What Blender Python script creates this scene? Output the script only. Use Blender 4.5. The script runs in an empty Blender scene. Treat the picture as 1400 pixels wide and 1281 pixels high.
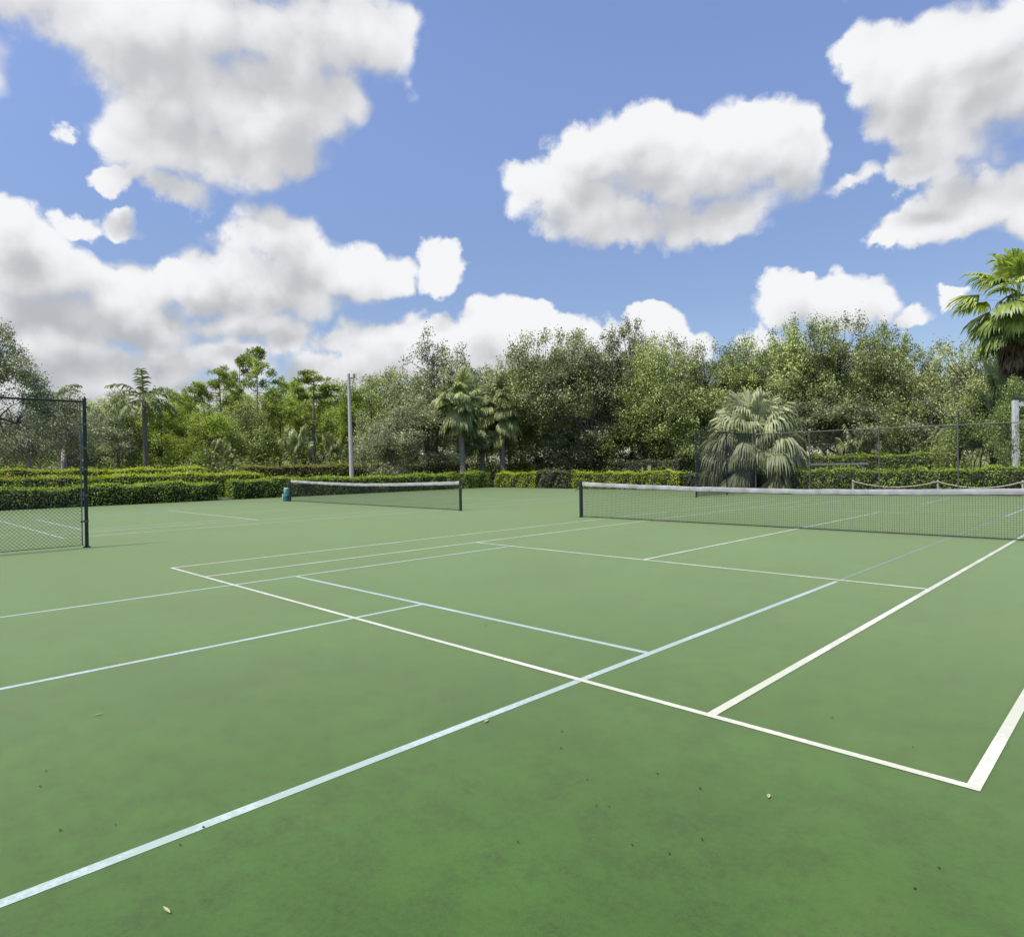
import bpy, math, random
import numpy as np
from mathutils import Matrix, Vector

PI = math.pi
SC = bpy.context.scene
COL = SC.collection
RNG = np.random.default_rng(7)

# ------------------------------------------------------------------ camera model
CAM = np.array([11.604, -3.775, 1.581])
FPX, YAW, PITCH, ROLL = 906.0, -0.777, -0.004, -0.016


def cam_axes():
    f = np.array([math.sin(YAW)*math.cos(PITCH), math.cos(YAW)*math.cos(PITCH), math.sin(PITCH)])
    r = np.array([math.cos(YAW), -math.sin(YAW), 0.0])
    u = np.cross(r, f)
    c, s = math.cos(ROLL), math.sin(ROLL)
    return c*r + s*u, -s*r + c*u, f


CR, CU, CF = cam_axes()


def ray(u, v):
    """world direction through photograph pixel (1400 x 1281), forward length 1"""
    return CF + CR*(u - 700)/FPX - CU*(v - 640.5)/FPX


def at(u, d):
    """ground point in pixel column u at depth d"""
    p = CAM + d*ray(u, 640)
    return float(p[0]), float(p[1])


def ztop(u, v, d):
    return float((CAM + d*ray(u, v))[2])


def grd(u, v):
    d = ray(u, v)
    p = CAM + d*(-CAM[2]/d[2])
    return float(p[0]), float(p[1])


cam = bpy.data.cameras.new('camera')
cam_o = bpy.data.objects.new('camera', cam)
COL.objects.link(cam_o)
M = Matrix(((CR[0], CU[0], -CF[0], CAM[0]), (CR[1], CU[1], -CF[1], CAM[1]),
            (CR[2], CU[2], -CF[2], CAM[2]), (0, 0, 0, 1)))
cam_o.matrix_world = M
cam.sensor_width = 36.0
cam.lens = 36.0*FPX/1400.0
cam.clip_start = 0.05
cam.clip_end = 6000
SC.camera = cam_o


# ------------------------------------------------------------------ materials
def new_mat(name):
    m = bpy.data.materials.new(name)
    m.use_nodes = True
    nt = m.node_tree
    return m, nt, nt.nodes, nt.links, nt.nodes['Principled BSDF']


def lin(c):
    return tuple(((x/255)/12.92 if x/255 <= 0.04045 else ((x/255 + 0.055)/1.055)**2.4) for x in c)


def noise_mat(name, c1, c2, scale=8.0, rough=0.6, detail=6, spec=0.5, metal=0.0, bump=0.0, stretch=(1, 1, 1)):
    m, nt, N, L, b = new_mat(name)
    tc = N.new('ShaderNodeTexCoord')
    mp = N.new('ShaderNodeMapping')
    mp.inputs['Scale'].default_value = stretch
    nz = N.new('ShaderNodeTexNoise')
    nz.inputs['Scale'].default_value = scale
    nz.inputs['Detail'].default_value = detail
    rmp = N.new('ShaderNodeValToRGB')
    rmp.color_ramp.elements[0].position = 0.32
    rmp.color_ramp.elements[1].position = 0.68
    rmp.color_ramp.elements[0].color = (*c1, 1)
    rmp.color_ramp.elements[1].color = (*c2, 1)
    L.new(tc.outputs['Object'], mp.inputs['Vector'])
    L.new(mp.outputs['Vector'], nz.inputs['Vector'])
    L.new(nz.outputs['Fac'], rmp.inputs['Fac'])
    L.new(rmp.outputs['Color'], b.inputs['Base Color'])
    b.inputs['Roughness'].default_value = rough
    b.inputs['Specular IOR Level'].default_value = spec
    b.inputs['Metallic'].default_value = metal
    if bump:
        bp = N.new('ShaderNodeBump')
        bp.inputs['Strength'].default_value = bump
        bp.inputs['Distance'].default_value = 0.02
        L.new(nz.outputs['Fac'], bp.inputs['Height'])
        L.new(bp.outputs['Normal'], b.inputs['Normal'])
    return m


def leaf_mat(name, dark, mid, light, transl=0.35, rough=0.5, nscale=0.35, spec=0.35, accent=None):
    """leaf colour varies leaf by leaf (attribute 'tint') and branch by branch (noise)"""
    m, nt, N, L, b = new_mat(name)
    at_ = N.new('ShaderNodeAttribute')
    at_.attribute_name = 'tint'
    geo = N.new('ShaderNodeNewGeometry')
    nz = N.new('ShaderNodeTexNoise')
    nz.inputs['Scale'].default_value = nscale
    nz.inputs['Detail'].default_value = 3
    L.new(geo.outputs['Position'], nz.inputs['Vector'])
    add = N.new('ShaderNodeMath')
    add.operation = 'MULTIPLY_ADD'
    add.inputs[1].default_value = 1.6
    add.inputs[2].default_value = -0.8
    L.new(nz.outputs['Fac'], add.inputs[0])
    s = N.new('ShaderNodeMath')
    s.operation = 'ADD'
    L.new(add.outputs[0], s.inputs[0])
    L.new(at_.outputs['Fac'], s.inputs[1])
    rmp = N.new('ShaderNodeValToRGB')
    e = rmp.color_ramp.elements
    e[0].position = 0.1
    e[0].color = (*dark, 1)
    e[1].position = 0.95
    e[1].color = (*light, 1)
    k = e.new(0.5)
    k.color = (*mid, 1)
    if accent:
        k = e.new(0.985)
        k.color = (*light, 1)
        k = e.new(1.0)
        k.color = (*accent, 1)
    L.new(s.outputs[0], rmp.inputs['Fac'])
    L.new(rmp.outputs['Color'], b.inputs['Base Color'])
    b.inputs['Roughness'].default_value = rough
    b.inputs['Specular IOR Level'].default_value = spec
    tr = N.new('ShaderNodeBsdfTranslucent')
    hs = N.new('ShaderNodeHueSaturation')
    hs.inputs['Saturation'].default_value = 1.15
    hs.inputs['Value'].default_value = 1.3
    L.new(rmp.outputs['Color'], hs.inputs['Color'])
    L.new(hs.outputs['Color'], tr.inputs['Color'])
    mx = N.new('ShaderNodeMixShader')
    mx.inputs[0].default_value = transl
    L.new(b.outputs[0], mx.inputs[1])
    L.new(tr.outputs[0], mx.inputs[2])
    L.new(mx.outputs[0], N['Material Output'].inputs['Surface'])
    return m


MT = {}
MT['black_metal'] = noise_mat('black_metal', (.010, .011, .012), (.022, .024, .026), 30, 0.45)
MT['band_metal'] = noise_mat('band_metal', (.10, .105, .11), (.16, .165, .17), 30, 0.45)
MT['grey_metal'] = noise_mat('grey_metal', (.06, .062, .064), (.11, .112, .115), 20, 0.55)
MT['dark_wire'] = noise_mat('dark_wire', (.012, .013, .013), (.03, .032, .032), 12, 0.5)
MT['net_cord'] = noise_mat('net_cord', (.012, .013, .012), (.03, .03, .028), 15, 0.8)
MT['tape'] = noise_mat('tape', (.24, .24, .235), (.40, .40, .39), 3.5, 0.8, bump=0.1)
MT['tape_edge'] = noise_mat('tape_edge', (.06, .06, .055), (.12, .12, .11), 3.5, 0.8)
MT['post_green'] = noise_mat('post_green', (.008, .014, .012), (.02, .03, .026), 20, 0.4)
MT['concrete'] = noise_mat('concrete', (.34, .33, .30), (.50, .48, .44), 6, 0.85, bump=0.2, stretch=(4, 4, .6))
MT['lamp_white'] = noise_mat('lamp_white', (.42, .42, .40), (.62, .62, .60), 5, 0.6, stretch=(3, 3, 1))
MT['bark'] = noise_mat('bark', (.055, .045, .036), (.16, .14, .115), 14, 0.9, bump=0.6, stretch=(1, 1, .25))
MT['pale_bark'] = noise_mat('pale_bark', (.26, .24, .21), (.44, .42, .37), 10, 0.9, bump=0.5, stretch=(1, 1, .3))
MT['pine_bark'] = noise_mat('pine_bark', (.09, .068, .05), (.22, .18, .145), 12, 0.9, bump=0.6, stretch=(1, 1, .25))
MT['palm_bark'] = noise_mat('palm_bark', (.13, .115, .095), (.30, .275, .235), 9, 0.9, bump=0.7, stretch=(1, 1, 3.5))
MT['boots'] = noise_mat('boots', (.045, .034, .024), (.15, .11, .07), 12, 0.9, bump=0.5)
MT['rope'] = noise_mat('rope', (.42, .38, .29), (.62, .57, .46), 25, 0.9, bump=0.4)
MT['rope_old'] = noise_mat('rope_old', (.16, .17, .09), (.26, .27, .15), 9, 0.85)
MT['timber'] = noise_mat('timber', (.36, .34, .28), (.55, .52, .44), 12, 0.85, bump=0.3, stretch=(1, 1, .2))
MT['weathered'] = noise_mat('weathered', (.10, .105, .10), (.17, .175, .165), 9, 0.85, stretch=(1, 1, .4))
MT['teal'] = noise_mat('teal', (.012, .10, .105), (.03, .17, .175), 6, 0.4)
MT['teal_pale'] = noise_mat('teal_pale', (.16, .30, .31), (.26, .42, .43), 6, 0.45)
MT['cup_white'] = noise_mat('cup_white', (.5, .5, .5), (.65, .65, .65), 9, 0.6)
MT['mulch'] = noise_mat('mulch', (.018, .014, .010), (.06, .045, .03), 5, 0.95, bump=0.6)

MT['oak_leaf'] = leaf_mat('oak_leaf', (0.055, 0.072, 0.026), (0.236, 0.276, 0.101), (0.571, 0.595, 0.255), .20, nscale=.28)
MT['oak_leaf_grey'] = leaf_mat('oak_leaf_grey', (0.056, 0.065, 0.032), (0.214, 0.242, 0.119), (0.513, 0.539, 0.295), .20, nscale=.3)
MT['oak_leaf_bright'] = leaf_mat('oak_leaf_bright', (0.062, 0.085, 0.025), (0.265, 0.320, 0.100), (0.613, 0.679, 0.254), .20, nscale=.3)
MT['light_leaf'] = leaf_mat('light_leaf', (0.097, 0.134, 0.023), (0.299, 0.377, 0.070), (0.564, 0.664, 0.170), .38, nscale=.22)
MT['pine_leaf'] = leaf_mat('pine_leaf', (0.087, 0.119, 0.020), (0.256, 0.329, 0.057), (0.502, 0.584, 0.122), .25, nscale=.4)
MT['shrub_leaf'] = leaf_mat('shrub_leaf', (0.063, 0.094, 0.026), (0.221, 0.283, 0.082), (0.467, 0.517, 0.194), .32, nscale=.8)
MT['hedge_leaf'] = leaf_mat('hedge_leaf', (0.076, 0.131, 0.010), (0.199, 0.291, 0.025), (0.365, 0.459, 0.056), .35, nscale=1.2, spec=.45)
MT['hedge_bright'] = leaf_mat('hedge_bright', (0.128, 0.185, 0.010), (0.283, 0.364, 0.021), (0.438, 0.503, 0.047), .38, nscale=.9, spec=.45)
MT['hedge_brown'] = leaf_mat('hedge_brown', (0.078, 0.078, 0.018), (0.179, 0.158, 0.034), (0.265, 0.285, 0.052), .3, nscale=.9)
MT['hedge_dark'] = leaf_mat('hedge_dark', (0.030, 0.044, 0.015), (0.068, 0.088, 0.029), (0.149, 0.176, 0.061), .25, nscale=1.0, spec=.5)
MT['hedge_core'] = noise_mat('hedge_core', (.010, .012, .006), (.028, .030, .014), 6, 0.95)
MT['flower'] = noise_mat('flower', (.30, .05, .045), (.46, .13, .10), 8, 0.6)
MT['sabal_leaf'] = leaf_mat('sabal_leaf', (0.094, 0.121, 0.042), (0.245, 0.283, 0.108), (0.482, 0.516, 0.234), .3, nscale=.9, spec=.35, rough=.5)
MT['silver_leaf'] = leaf_mat('silver_leaf', (.12, .145, .060), (.27, .30, .145), (.46, .48, .29), .28, nscale=1.0, spec=.35, rough=.5)
MT['fan_leaf'] = leaf_mat('fan_leaf', (0.076, 0.117, 0.020), (0.255, 0.325, 0.070), (0.594, 0.653, 0.206), .38, nscale=1.1, spec=.4, rough=.45)
MT['dead_leaf'] = leaf_mat('dead_leaf', (.055, .036, .020), (.14, .088, .045), (.27, .19, .11), .3, nscale=1.2)
MT['queen_leaf'] = leaf_mat('queen_leaf', (0.068, 0.095, 0.030), (0.144, 0.178, 0.059), (0.259, 0.287, 0.106), .3, nscale=.6)
MT['understory'] = leaf_mat('understory', (0.041, 0.059, 0.012), (0.140, 0.176, 0.040), (0.308, 0.344, 0.095), .3, nscale=.35)
MT['woods_leaf'] = leaf_mat('woods_leaf', (0.087, 0.109, 0.028), (0.205, 0.233, 0.057), (0.351, 0.371, 0.107), .3, nscale=.12)
MT['dry_leaf'] = noise_mat('dry_leaf', (.26, .30, .14), (.40, .42, .24), 30, 0.8)
MT['speck'] = noise_mat('speck', (.020, .026, .012), (.045, .05, .026), 60, 0.9)


def court_material():
    m, nt, N, L, b = new_mat('court_paint')
    tc = N.new('ShaderNodeTexCoord')

    def noise(scale, detail, rough, sx=1, sy=1, rot=0):
        mp = N.new('ShaderNodeMapping')
        mp.inputs['Scale'].default_value = (sx, sy, 1)
        mp.inputs['Rotation'].default_value = (0, 0, rot)
        L.new(tc.outputs['Object'], mp.inputs['Vector'])
        n = N.new('ShaderNodeTexNoise')
        n.inputs['Scale'].default_value = scale
        n.inputs['Detail'].default_value = detail
        n.inputs['Roughness'].default_value = rough
        L.new(mp.outputs['Vector'], n.inputs['Vector'])
        return n.outputs['Fac']

    def ramp(fac, p0, p1, c0, c1):
        r = N.new('ShaderNodeValToRGB')
        r.color_ramp.elements[0].position = p0
        r.color_ramp.elements[1].position = p1
        r.color_ramp.elements[0].color = (*c0, 1)
        r.color_ramp.elements[1].color = (*c1, 1)
        L.new(fac, r.inputs['Fac'])
        return r.outputs['Color']

    def mix(fac, a, bcol):
        x = N.new('ShaderNodeMix')
        x.data_type = 'RGBA'
        if isinstance(fac, float):
            x.inputs[0].default_value = fac
        else:
            L.new(fac, x.inputs[0])
        for sock, v in ((x.inputs[6], a), (x.inputs[7], bcol)):
            if isinstance(v, tuple):
                sock.default_value = (*v, 1)
            else:
                L.new(v, sock)
        return x.outputs[2]

    base = ramp(noise(.55, 8, .70), .36, .64, COURT[0], COURT[1])
    # wear where the squeegee went: long faint streaks
    streak = ramp(noise(.9, 5, .6, .14, 2.2, .15), .38, .66, (0, 0, 0), (.32, .32, .32))
    base = mix(streak, base, COURT[2])
    # mildew and foot traffic blotches
    blotch = ramp(noise(.42, 7, .70), .48, .68, (0, 0, 0), (.48, .48, .48))
    base = mix(blotch, base, COURT[3])
    rust = ramp(noise(.8, 7, .7), .56, .72, (0, 0, 0), (.5, .5, .5))
    base = mix(rust, base, (.085, .092, .026))
    small = ramp(noise(4.5, 9, .80), .46, .64, (0, 0, 0), (.62, .62, .62))
    base = mix(small, base, COURT[3])
    # grain of the sanded paint
    grain = ramp(noise(30, 8, .85), .38, .62, (.0, .0, .0), (.42, .42, .42))
    base = mix(grain, base, COURT[4])
    # tiny pits and dirt specks
    vo = N.new('ShaderNodeTexVoronoi')
    vo.inputs['Scale'].default_value = 2.1
    L.new(tc.outputs['Object'], vo.inputs['Vector'])
    spk = ramp(vo.outputs['Distance'], .012, .03, (.75, .75, .75), (0, 0, 0))
    gate = ramp(noise(.8, 2, .5), .50, .56, (0, 0, 0), (1, 1, 1))
    mul = N.new('ShaderNodeMath')
    mul.operation = 'MULTIPLY'
    L.new(spk, mul.inputs[0])
    L.new(gate, mul.inputs[1])
    base = mix(mul.outputs[0], base, (.035, .045, .02))
    L.new(base, b.inputs['Base Color'])
    b.inputs['Roughness'].default_value = 0.65
    b.inputs['Specular IOR Level'].default_value = 0.32
    b.inputs['Sheen Weight'].default_value = 1.0
    b.inputs['Sheen Roughness'].default_value = 0.38
    b.inputs['Sheen Tint'].default_value = (.965, 1, .43, 1)
    bp = N.new('ShaderNodeBump')
    bp.inputs['Strength'].default_value = .25
    bp.inputs['Distance'].default_value = .004
    L.new(noise(160, 3, .7), bp.inputs['Height'])
    L.new(bp.outputs['Normal'], b.inputs['Normal'])
    return m


COURT = [(.021, .060, .003), (.032, .092, .007), (.050, .126, .020), (.015, .030, .003), (.050, .120, .020)]
MT['court'] = court_material()


def paint_mat(name, c, worn, amount):
    m, nt, N, L, b = new_mat(name)
    tc = N.new('ShaderNodeTexCoord')
    n1 = N.new('ShaderNodeTexNoise')
    n1.inputs['Scale'].default_value = 26
    n1.inputs['Detail'].default_value = 8
    n1.inputs['Roughness'].default_value = .7
    n2 = N.new('ShaderNodeTexNoise')
    n2.inputs['Scale'].default_value = 1.3
    n2.inputs['Detail'].default_value = 5
    for n in (n1, n2):
        L.new(tc.outputs['Object'], n.inputs['Vector'])
    ad = N.new('ShaderNodeMath')
    ad.operation = 'ADD'
    L.new(n1.outputs['Fac'], ad.inputs[0])
    L.new(n2.outputs['Fac'], ad.inputs[1])
    r = N.new('ShaderNodeValToRGB')
    r.color_ramp.elements[0].position = .92
    r.color_ramp.elements[1].position = 1.35
    r.color_ramp.elements[0].color = (0, 0, 0, 1)
    r.color_ramp.elements[1].color = (amount, amount, amount, 1)
    L.new(ad.outputs[0], r.inputs['Fac'])
    x = N.new('ShaderNodeMix')
    x.data_type = 'RGBA'
    L.new(r.outputs['Color'], x.inputs[0])
    x.inputs[6].default_value = (*c, 1)
    x.inputs[7].default_value = (*worn, 1)
    L.new(x.outputs[2], b.inputs['Base Color'])
    b.inputs['Roughness'].default_value = .6
    b.inputs['Sheen Weight'].default_value = 1.0
    b.inputs['Sheen Roughness'].default_value = .35
    b.inputs['Sheen Tint'].default_value = (1, .97, .8, 1)
    return m


MT['white_line'] = paint_mat('white_line', (.66, .635, .52), (.34, .36, .23), .50)
MT['blue_line'] = paint_mat('blue_line', (.40, .47, .455), (.22, .31, .23), .5)
MT['faded_line'] = paint_mat('faded_line', (.10, .15, .045), (.07, .12, .02), 1.0)


# ------------------------------------------------------------------ object helpers
def tag(o, label=None, cat=None, group=None, kind=None):
    if label:
        o['label'] = label
    if cat:
        o['category'] = cat
    if group:
        o['group'] = group
    if kind:
        o['kind'] = kind
    return o


def empty(name, loc, label, cat, group=None, rz=0.0):
    o = bpy.data.objects.new(name, None)
    o.empty_display_size = .3
    COL.objects.link(o)
    o.location = loc
    o.rotation_euler = (0, 0, rz)
    return tag(o, label, cat, group)


class MB:
    """collects plain geometry for ONE mesh object"""

    def __init__(s):
        s.v, s.f, s.mi = [], [], []
        s.m = 0

    def add(s, vs, fs):
        o = len(s.v)
        s.v.extend([tuple(map(float, x)) for x in vs])
        s.f.extend([tuple(i + o for i in f) for f in fs])
        s.mi.extend([s.m]*len(fs))

    def box(s, lo, hi, taper=1.0):
        x0, y0, z0 = lo
        x1, y1, z1 = hi
        cx, cy = (x0 + x1)/2, (y0 + y1)/2
        t = lambda x, c: c + (x - c)*taper
        s.add([(x0, y0, z0), (x1, y0, z0), (x1, y1, z0), (x0, y1, z0),
               (t(x0, cx), t(y0, cy), z1), (t(x1, cx), t(y0, cy), z1), (t(x1, cx), t(y1, cy), z1), (t(x0, cx), t(y1, cy), z1)],
              [(3, 2, 1, 0), (4, 5, 6, 7), (0, 1, 5, 4), (1, 2, 6, 5), (2, 3, 7, 6), (3, 0, 4, 7)])

    def tube(s, pts, rad, n=8, cap=True):
        pts = [np.array(p, float) for p in pts]
        if not hasattr(rad, '__len__'):
            rad = [rad]*len(pts)
        vs, fs = [], []
        prev = None
        for i, p in enumerate(pts):
            t = pts[min(i + 1, len(pts) - 1)] - pts[max(i - 1, 0)]
            t = t/(np.linalg.norm(t) + 1e-9)
            if prev is None:
                a = np.array([1.0, 0, 0]) if abs(t[0]) < .8 else np.array([0, 1.0, 0])
            else:
                a = prev
            a = a - t*(a@t)
            a /= np.linalg.norm(a) + 1e-9
            prev = a
            b = np.cross(t, a)
            for k in range(n):
                w = 2*PI*k/n
                vs.append(p + rad[i]*(a*math.cos(w) + b*math.sin(w)))
        for i in range(len(pts) - 1):
            for k in range(n):
                k2 = (k + 1) % n
                fs.append((i*n + k, i*n + k2, (i + 1)*n + k2, (i + 1)*n + k))
        if cap:
            fs.append(tuple(range(n - 1, -1, -1)))
            fs.append(tuple((len(pts) - 1)*n + k for k in range(n)))
        s.add(vs, fs)

    def lathe(s, prof, n=20, c=(0, 0, 0)):
        vs, fs = [], []
        for r, z in prof:
            for k in range(n):
                w = 2*PI*k/n
                vs.append((c[0] + r*math.cos(w), c[1] + r*math.sin(w), c[2] + z))
        for i in range(len(prof) - 1):
            for k in range(n):
                k2 = (k + 1) % n
                fs.append((i*n + k, i*n + k2, (i + 1)*n + k2, (i + 1)*n + k))
        fs.append(tuple(range(n - 1, -1, -1)))
        fs.append(tuple((len(prof) - 1)*n + k for k in range(n)))
        s.add(vs, fs)

    def build(s, name, mats, parent=None, smooth=False, loc=None):
        me = bpy.data.meshes.new(name)
        me.from_pydata(s.v, [], s.f)
        mats = mats if isinstance(mats, (list, tuple)) else [mats]
        for m in mats:
            me.materials.append(MT[m])
        if len(mats) > 1:
            me.polygons.foreach_set('material_index', s.mi)
        if smooth:
            me.polygons.foreach_set('use_smooth', [True]*len(s.f))
        me.update()
        o = bpy.data.objects.new(name, me)
        COL.objects.link(o)
        if parent:
            o.parent = parent
        if loc:
            o.location = loc
        return o


def quads_mesh(name, V, mat, tint=None):
    """V: (n,4,3) array -> one mesh of n quads with a per-face 'tint'"""
    n = len(V)
    me = bpy.data.meshes.new(name)
    me.vertices.add(n*4)
    me.vertices.foreach_set('co', V.reshape(-1).astype(np.float32))
    me.loops.add(n*4)
    me.loops.foreach_set('vertex_index', np.arange(n*4, dtype=np.int32))
    me.polygons.add(n)
    me.polygons.foreach_set('loop_start', np.arange(0, n*4, 4, dtype=np.int32))
    me.update(calc_edges=True)
    if tint is not None:
        a = me.attributes.new('tint', 'FLOAT', 'FACE')
        a.data.foreach_set('value', tint.astype(np.float32))
    for m in (mat if isinstance(mat, (list, tuple)) else [mat]):
        me.materials.append(MT[m])
    return me


def link_mesh(name, me, parent=None, loc=None):
    o = bpy.data.objects.new(name, me)
    COL.objects.link(o)
    if parent:
        o.parent = parent
    if loc is not None:
        o.location = loc
    return o


def unit(a):
    return a/(np.linalg.norm(a, axis=-1, keepdims=True) + 1e-9)


def leaf_quads(P, size, rng, up=.5, aspect=.55, droop=0.0, outward=None):
    """one pointed leaf (a rhombic quad) at each point"""
    n = len(P)
    nor = rng.normal(size=(n, 3))
    nor[:, 2] = np.abs(nor[:, 2]) + up
    if outward is not None:
        nor = nor + outward
    nor = unit(nor)
    t = rng.normal(size=(n, 3))
    t[:, 2] -= droop
    t = unit(t - nor*(t*nor).sum(1, keepdims=True))
    b = np.cross(nor, t)
    s = (size*rng.uniform(.65, 1.35, n))[:, None]
    w = s*aspect
    return np.stack([P - t*s*.5, P + b*w*.5 - t*s*.06, P + t*s*.5, P - b*w*.5 - t*s*.06], 1)


# ------------------------------------------------------------------ trees
def gap_noise(P, seed, k=1.0):
    r = np.random.default_rng(seed)
    o = np.zeros(len(P))
    for i in range(7):
        d = unit(r.normal(size=3))*k*r.uniform(.7, 2.2)
        o += np.sin(P@d + r.uniform(0, 6.28))
    return o/7


def broadleaf(seed, H, R, base, nclu, nleaf, lsize, crad, trunk_r, mat, bark, top=1.0, sprigs=14, droop=0.0, lean=0.0, forks=5, gap=-.04, flat=.62):
    """returns trunk mesh builder data and crown quads, origin at the foot"""
    r = np.random.default_rng(seed)
    ch = H - base
    C = []
    while len(C) < nclu:
        p = unit(r.normal(size=3))*r.uniform(0.25, 1)**.45
        z = (p[2] + 1)/2
        # rounded shape, wider at the lower middle
        prof = 1.0 if z < .45 else 1.0 - (z - .45)**1.6*top*.75
        ang = math.atan2(p[1], p[0])
        lob = 1 + .16*math.sin(2*ang + seed) + .12*math.sin(3*ang + 2*seed) + .1*math.sin(5*ang + seed*.7)
        q = np.array([p[0]*R*prof*lob, p[1]*R*prof*lob, base + z*ch*(.93 + .07*math.sin(3*ang + seed))])
        if gap_noise(q[None], seed, 3.4/R)[0] < gap:
            continue
        C.append(q)
    C = np.array(C)
    C[:, 0] += lean*(C[:, 2] - base)
    # sprigs sticking out of the top
    S = []
    for i in range(sprigs):
        a = r.uniform(0, 2*PI)
        rr = R*.75*math.sqrt(r.uniform(0, 1))
        S.append([rr*math.cos(a) + lean*ch*.9, rr*math.sin(a), base + ch*(1.02 - .42*(rr/R)**2 + r.uniform(-.04, .07))])
    S = np.array(S) if sprigs else np.zeros((0, 3))
    P = []
    for c in C:
        n = int(nleaf*r.uniform(.5, 1.4))
        ax = crad*r.uniform(.6, 1.35)
        g = r.normal(size=(n, 3))*[.55*ax, .55*ax, .55*ax*flat]
        g[:, 2] -= droop*(g[:, 0]**2 + g[:, 1]**2)/ax
        P.append(c + g)
    for c in S:
        n = int(nleaf*.8)
        t = r.uniform(0, 1, n)
        dirn = unit(np.array([r.normal()*.6, r.normal()*.6, 1.0]))
        P.append(c + (t[:, None] - .35)*dirn*crad*1.15 + r.normal(size=(n, 3))*.34*crad)
    P = np.concatenate(P)
    Q = leaf_quads(P, lsize, r, up=.35, droop=.35 + droop)
    tint = np.clip(r.normal(.5, .2, len(P)), 0, 1)
    mb = MB()
    # trunk and limbs
    fh = base + ch*.12
    nfork = forks
    wob = lambda: r.normal()*trunk_r*.5
    tp = [(0, 0, -.1), (wob()*.4, wob()*.4, fh*.35), (wob() + lean*.2, wob(), fh*.7), (lean*.4, 0, fh)]
    mb.tube(tp, [trunk_r*1.3, trunk_r, trunk_r*.88, trunk_r*.8], 8)
    top_p = np.array(tp[-1])
    idx = r.permutation(len(C))
    ENDS = []
    for k in range(nfork):
        tgt = C[idx[k]]*[.62, .62, 1] + [0, 0, 0]
        mid = top_p + (tgt - top_p)*.5 + [0, 0, .12*ch]
        mb.tube([top_p - [0, 0, .15], mid, tgt], [trunk_r*.62, trunk_r*.42, trunk_r*.22], 6)
        d = np.linalg.norm(C - mid, axis=1)
        for j in np.argsort(d)[:5]:
            e = C[j]
            mm = (mid + e)/2 + [r.normal()*.15, r.normal()*.15, .15]
            mb.tube([mid, mm, mm + (e - mm)*.7], [trunk_r*.24, trunk_r*.13, .012], 5)
            ENDS.append(mm)
        d = np.linalg.norm(C - tgt, axis=1)
        for j in np.argsort(d)[:7]:
            e = C[j]
            mm = (tgt + e)/2 + [r.normal()*.15, r.normal()*.15, .1]
            mb.tube([tgt, mm, mm + (e - mm)*.7], [trunk_r*.15, trunk_r*.08, .01], 5)
            ENDS.append(mm)
    if sprigs:
        for c in S[:sprigs]:
            E_ = np.array(ENDS)
            j = np.argmin(np.linalg.norm(E_ - c + [0, 0, .8], axis=1))
            mb.tube([E_[j], (E_[j] + c)/2 + [r.normal()*.1, 0, 0], c + [0, 0, crad*.3]], [.03, .02, .008], 4)
    return dict(mb=mb, Q=Q, tint=tint, mat=mat, bark=bark, H=H, R=R)


def pine(seed, H, mat='pine_leaf', nb=16, spread=2.3, start=.55):
    r = np.random.default_rng(seed)
    mb = MB()
    bend = r.normal(size=2)*.35
    tr = lambda z: np.array([bend[0]*math.sin(z/H*2.4), bend[1]*math.sin(z/H*3.1), z])
    zs = np.linspace(-.1, H*.97, 9)
    mb.tube([tr(z) for z in zs], np.linspace(.17, .03, 9), 8)
    P, OUT = [], []
    for i in range(nb):
        z = H*(start + (1 - start)*(i + r.uniform(0, .8))/nb)
        a = r.uniform(0, 2*PI)
        f = (z/H - start)/(1 - start)
        ln = spread*(.55 + .45*math.sin(PI*min(1, .25 + f*.75)))*r.uniform(.45, 1.1)*(1 - .55*f**2)
        p0 = tr(z)
        p2 = p0 + [ln*math.cos(a), ln*math.sin(a), ln*r.uniform(.15, .5)]
        p1 = (p0 + p2)/2 + [0, 0, -.12*ln]
        mb.tube([p0, p1, p2], [.05, .035, .015], 5)
        for k in range(r.integers(3, 6)):
            t = r.uniform(.55, 1.05)
            c = p0 + (p2 - p0)*t + r.normal(size=3)*[.3, .3, .18]
            n = r.integers(60, 110)
            d = unit(r.normal(size=(n, 3)) + [0, 0, .35])
            P.append(c + d*r.uniform(.1, .42, n)[:, None])
            OUT.append(d)
    P = np.concatenate(P)
    d = np.concatenate(OUT)
    n = len(P)
    L = r.uniform(.16, .34, n)[:, None]
    side = unit(np.cross(d, r.normal(size=(n, 3))))*.035
    Q = np.stack([P - d*L*.5 - side*.4, P - side + d*L*.1, P + d*L*.5, P + side], 1)
    return dict(mb=mb, Q=Q, tint=np.clip(r.normal(.5, .22, n), 0, 1), mat=mat, bark='pine_bark', H=H, R=spread)


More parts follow.
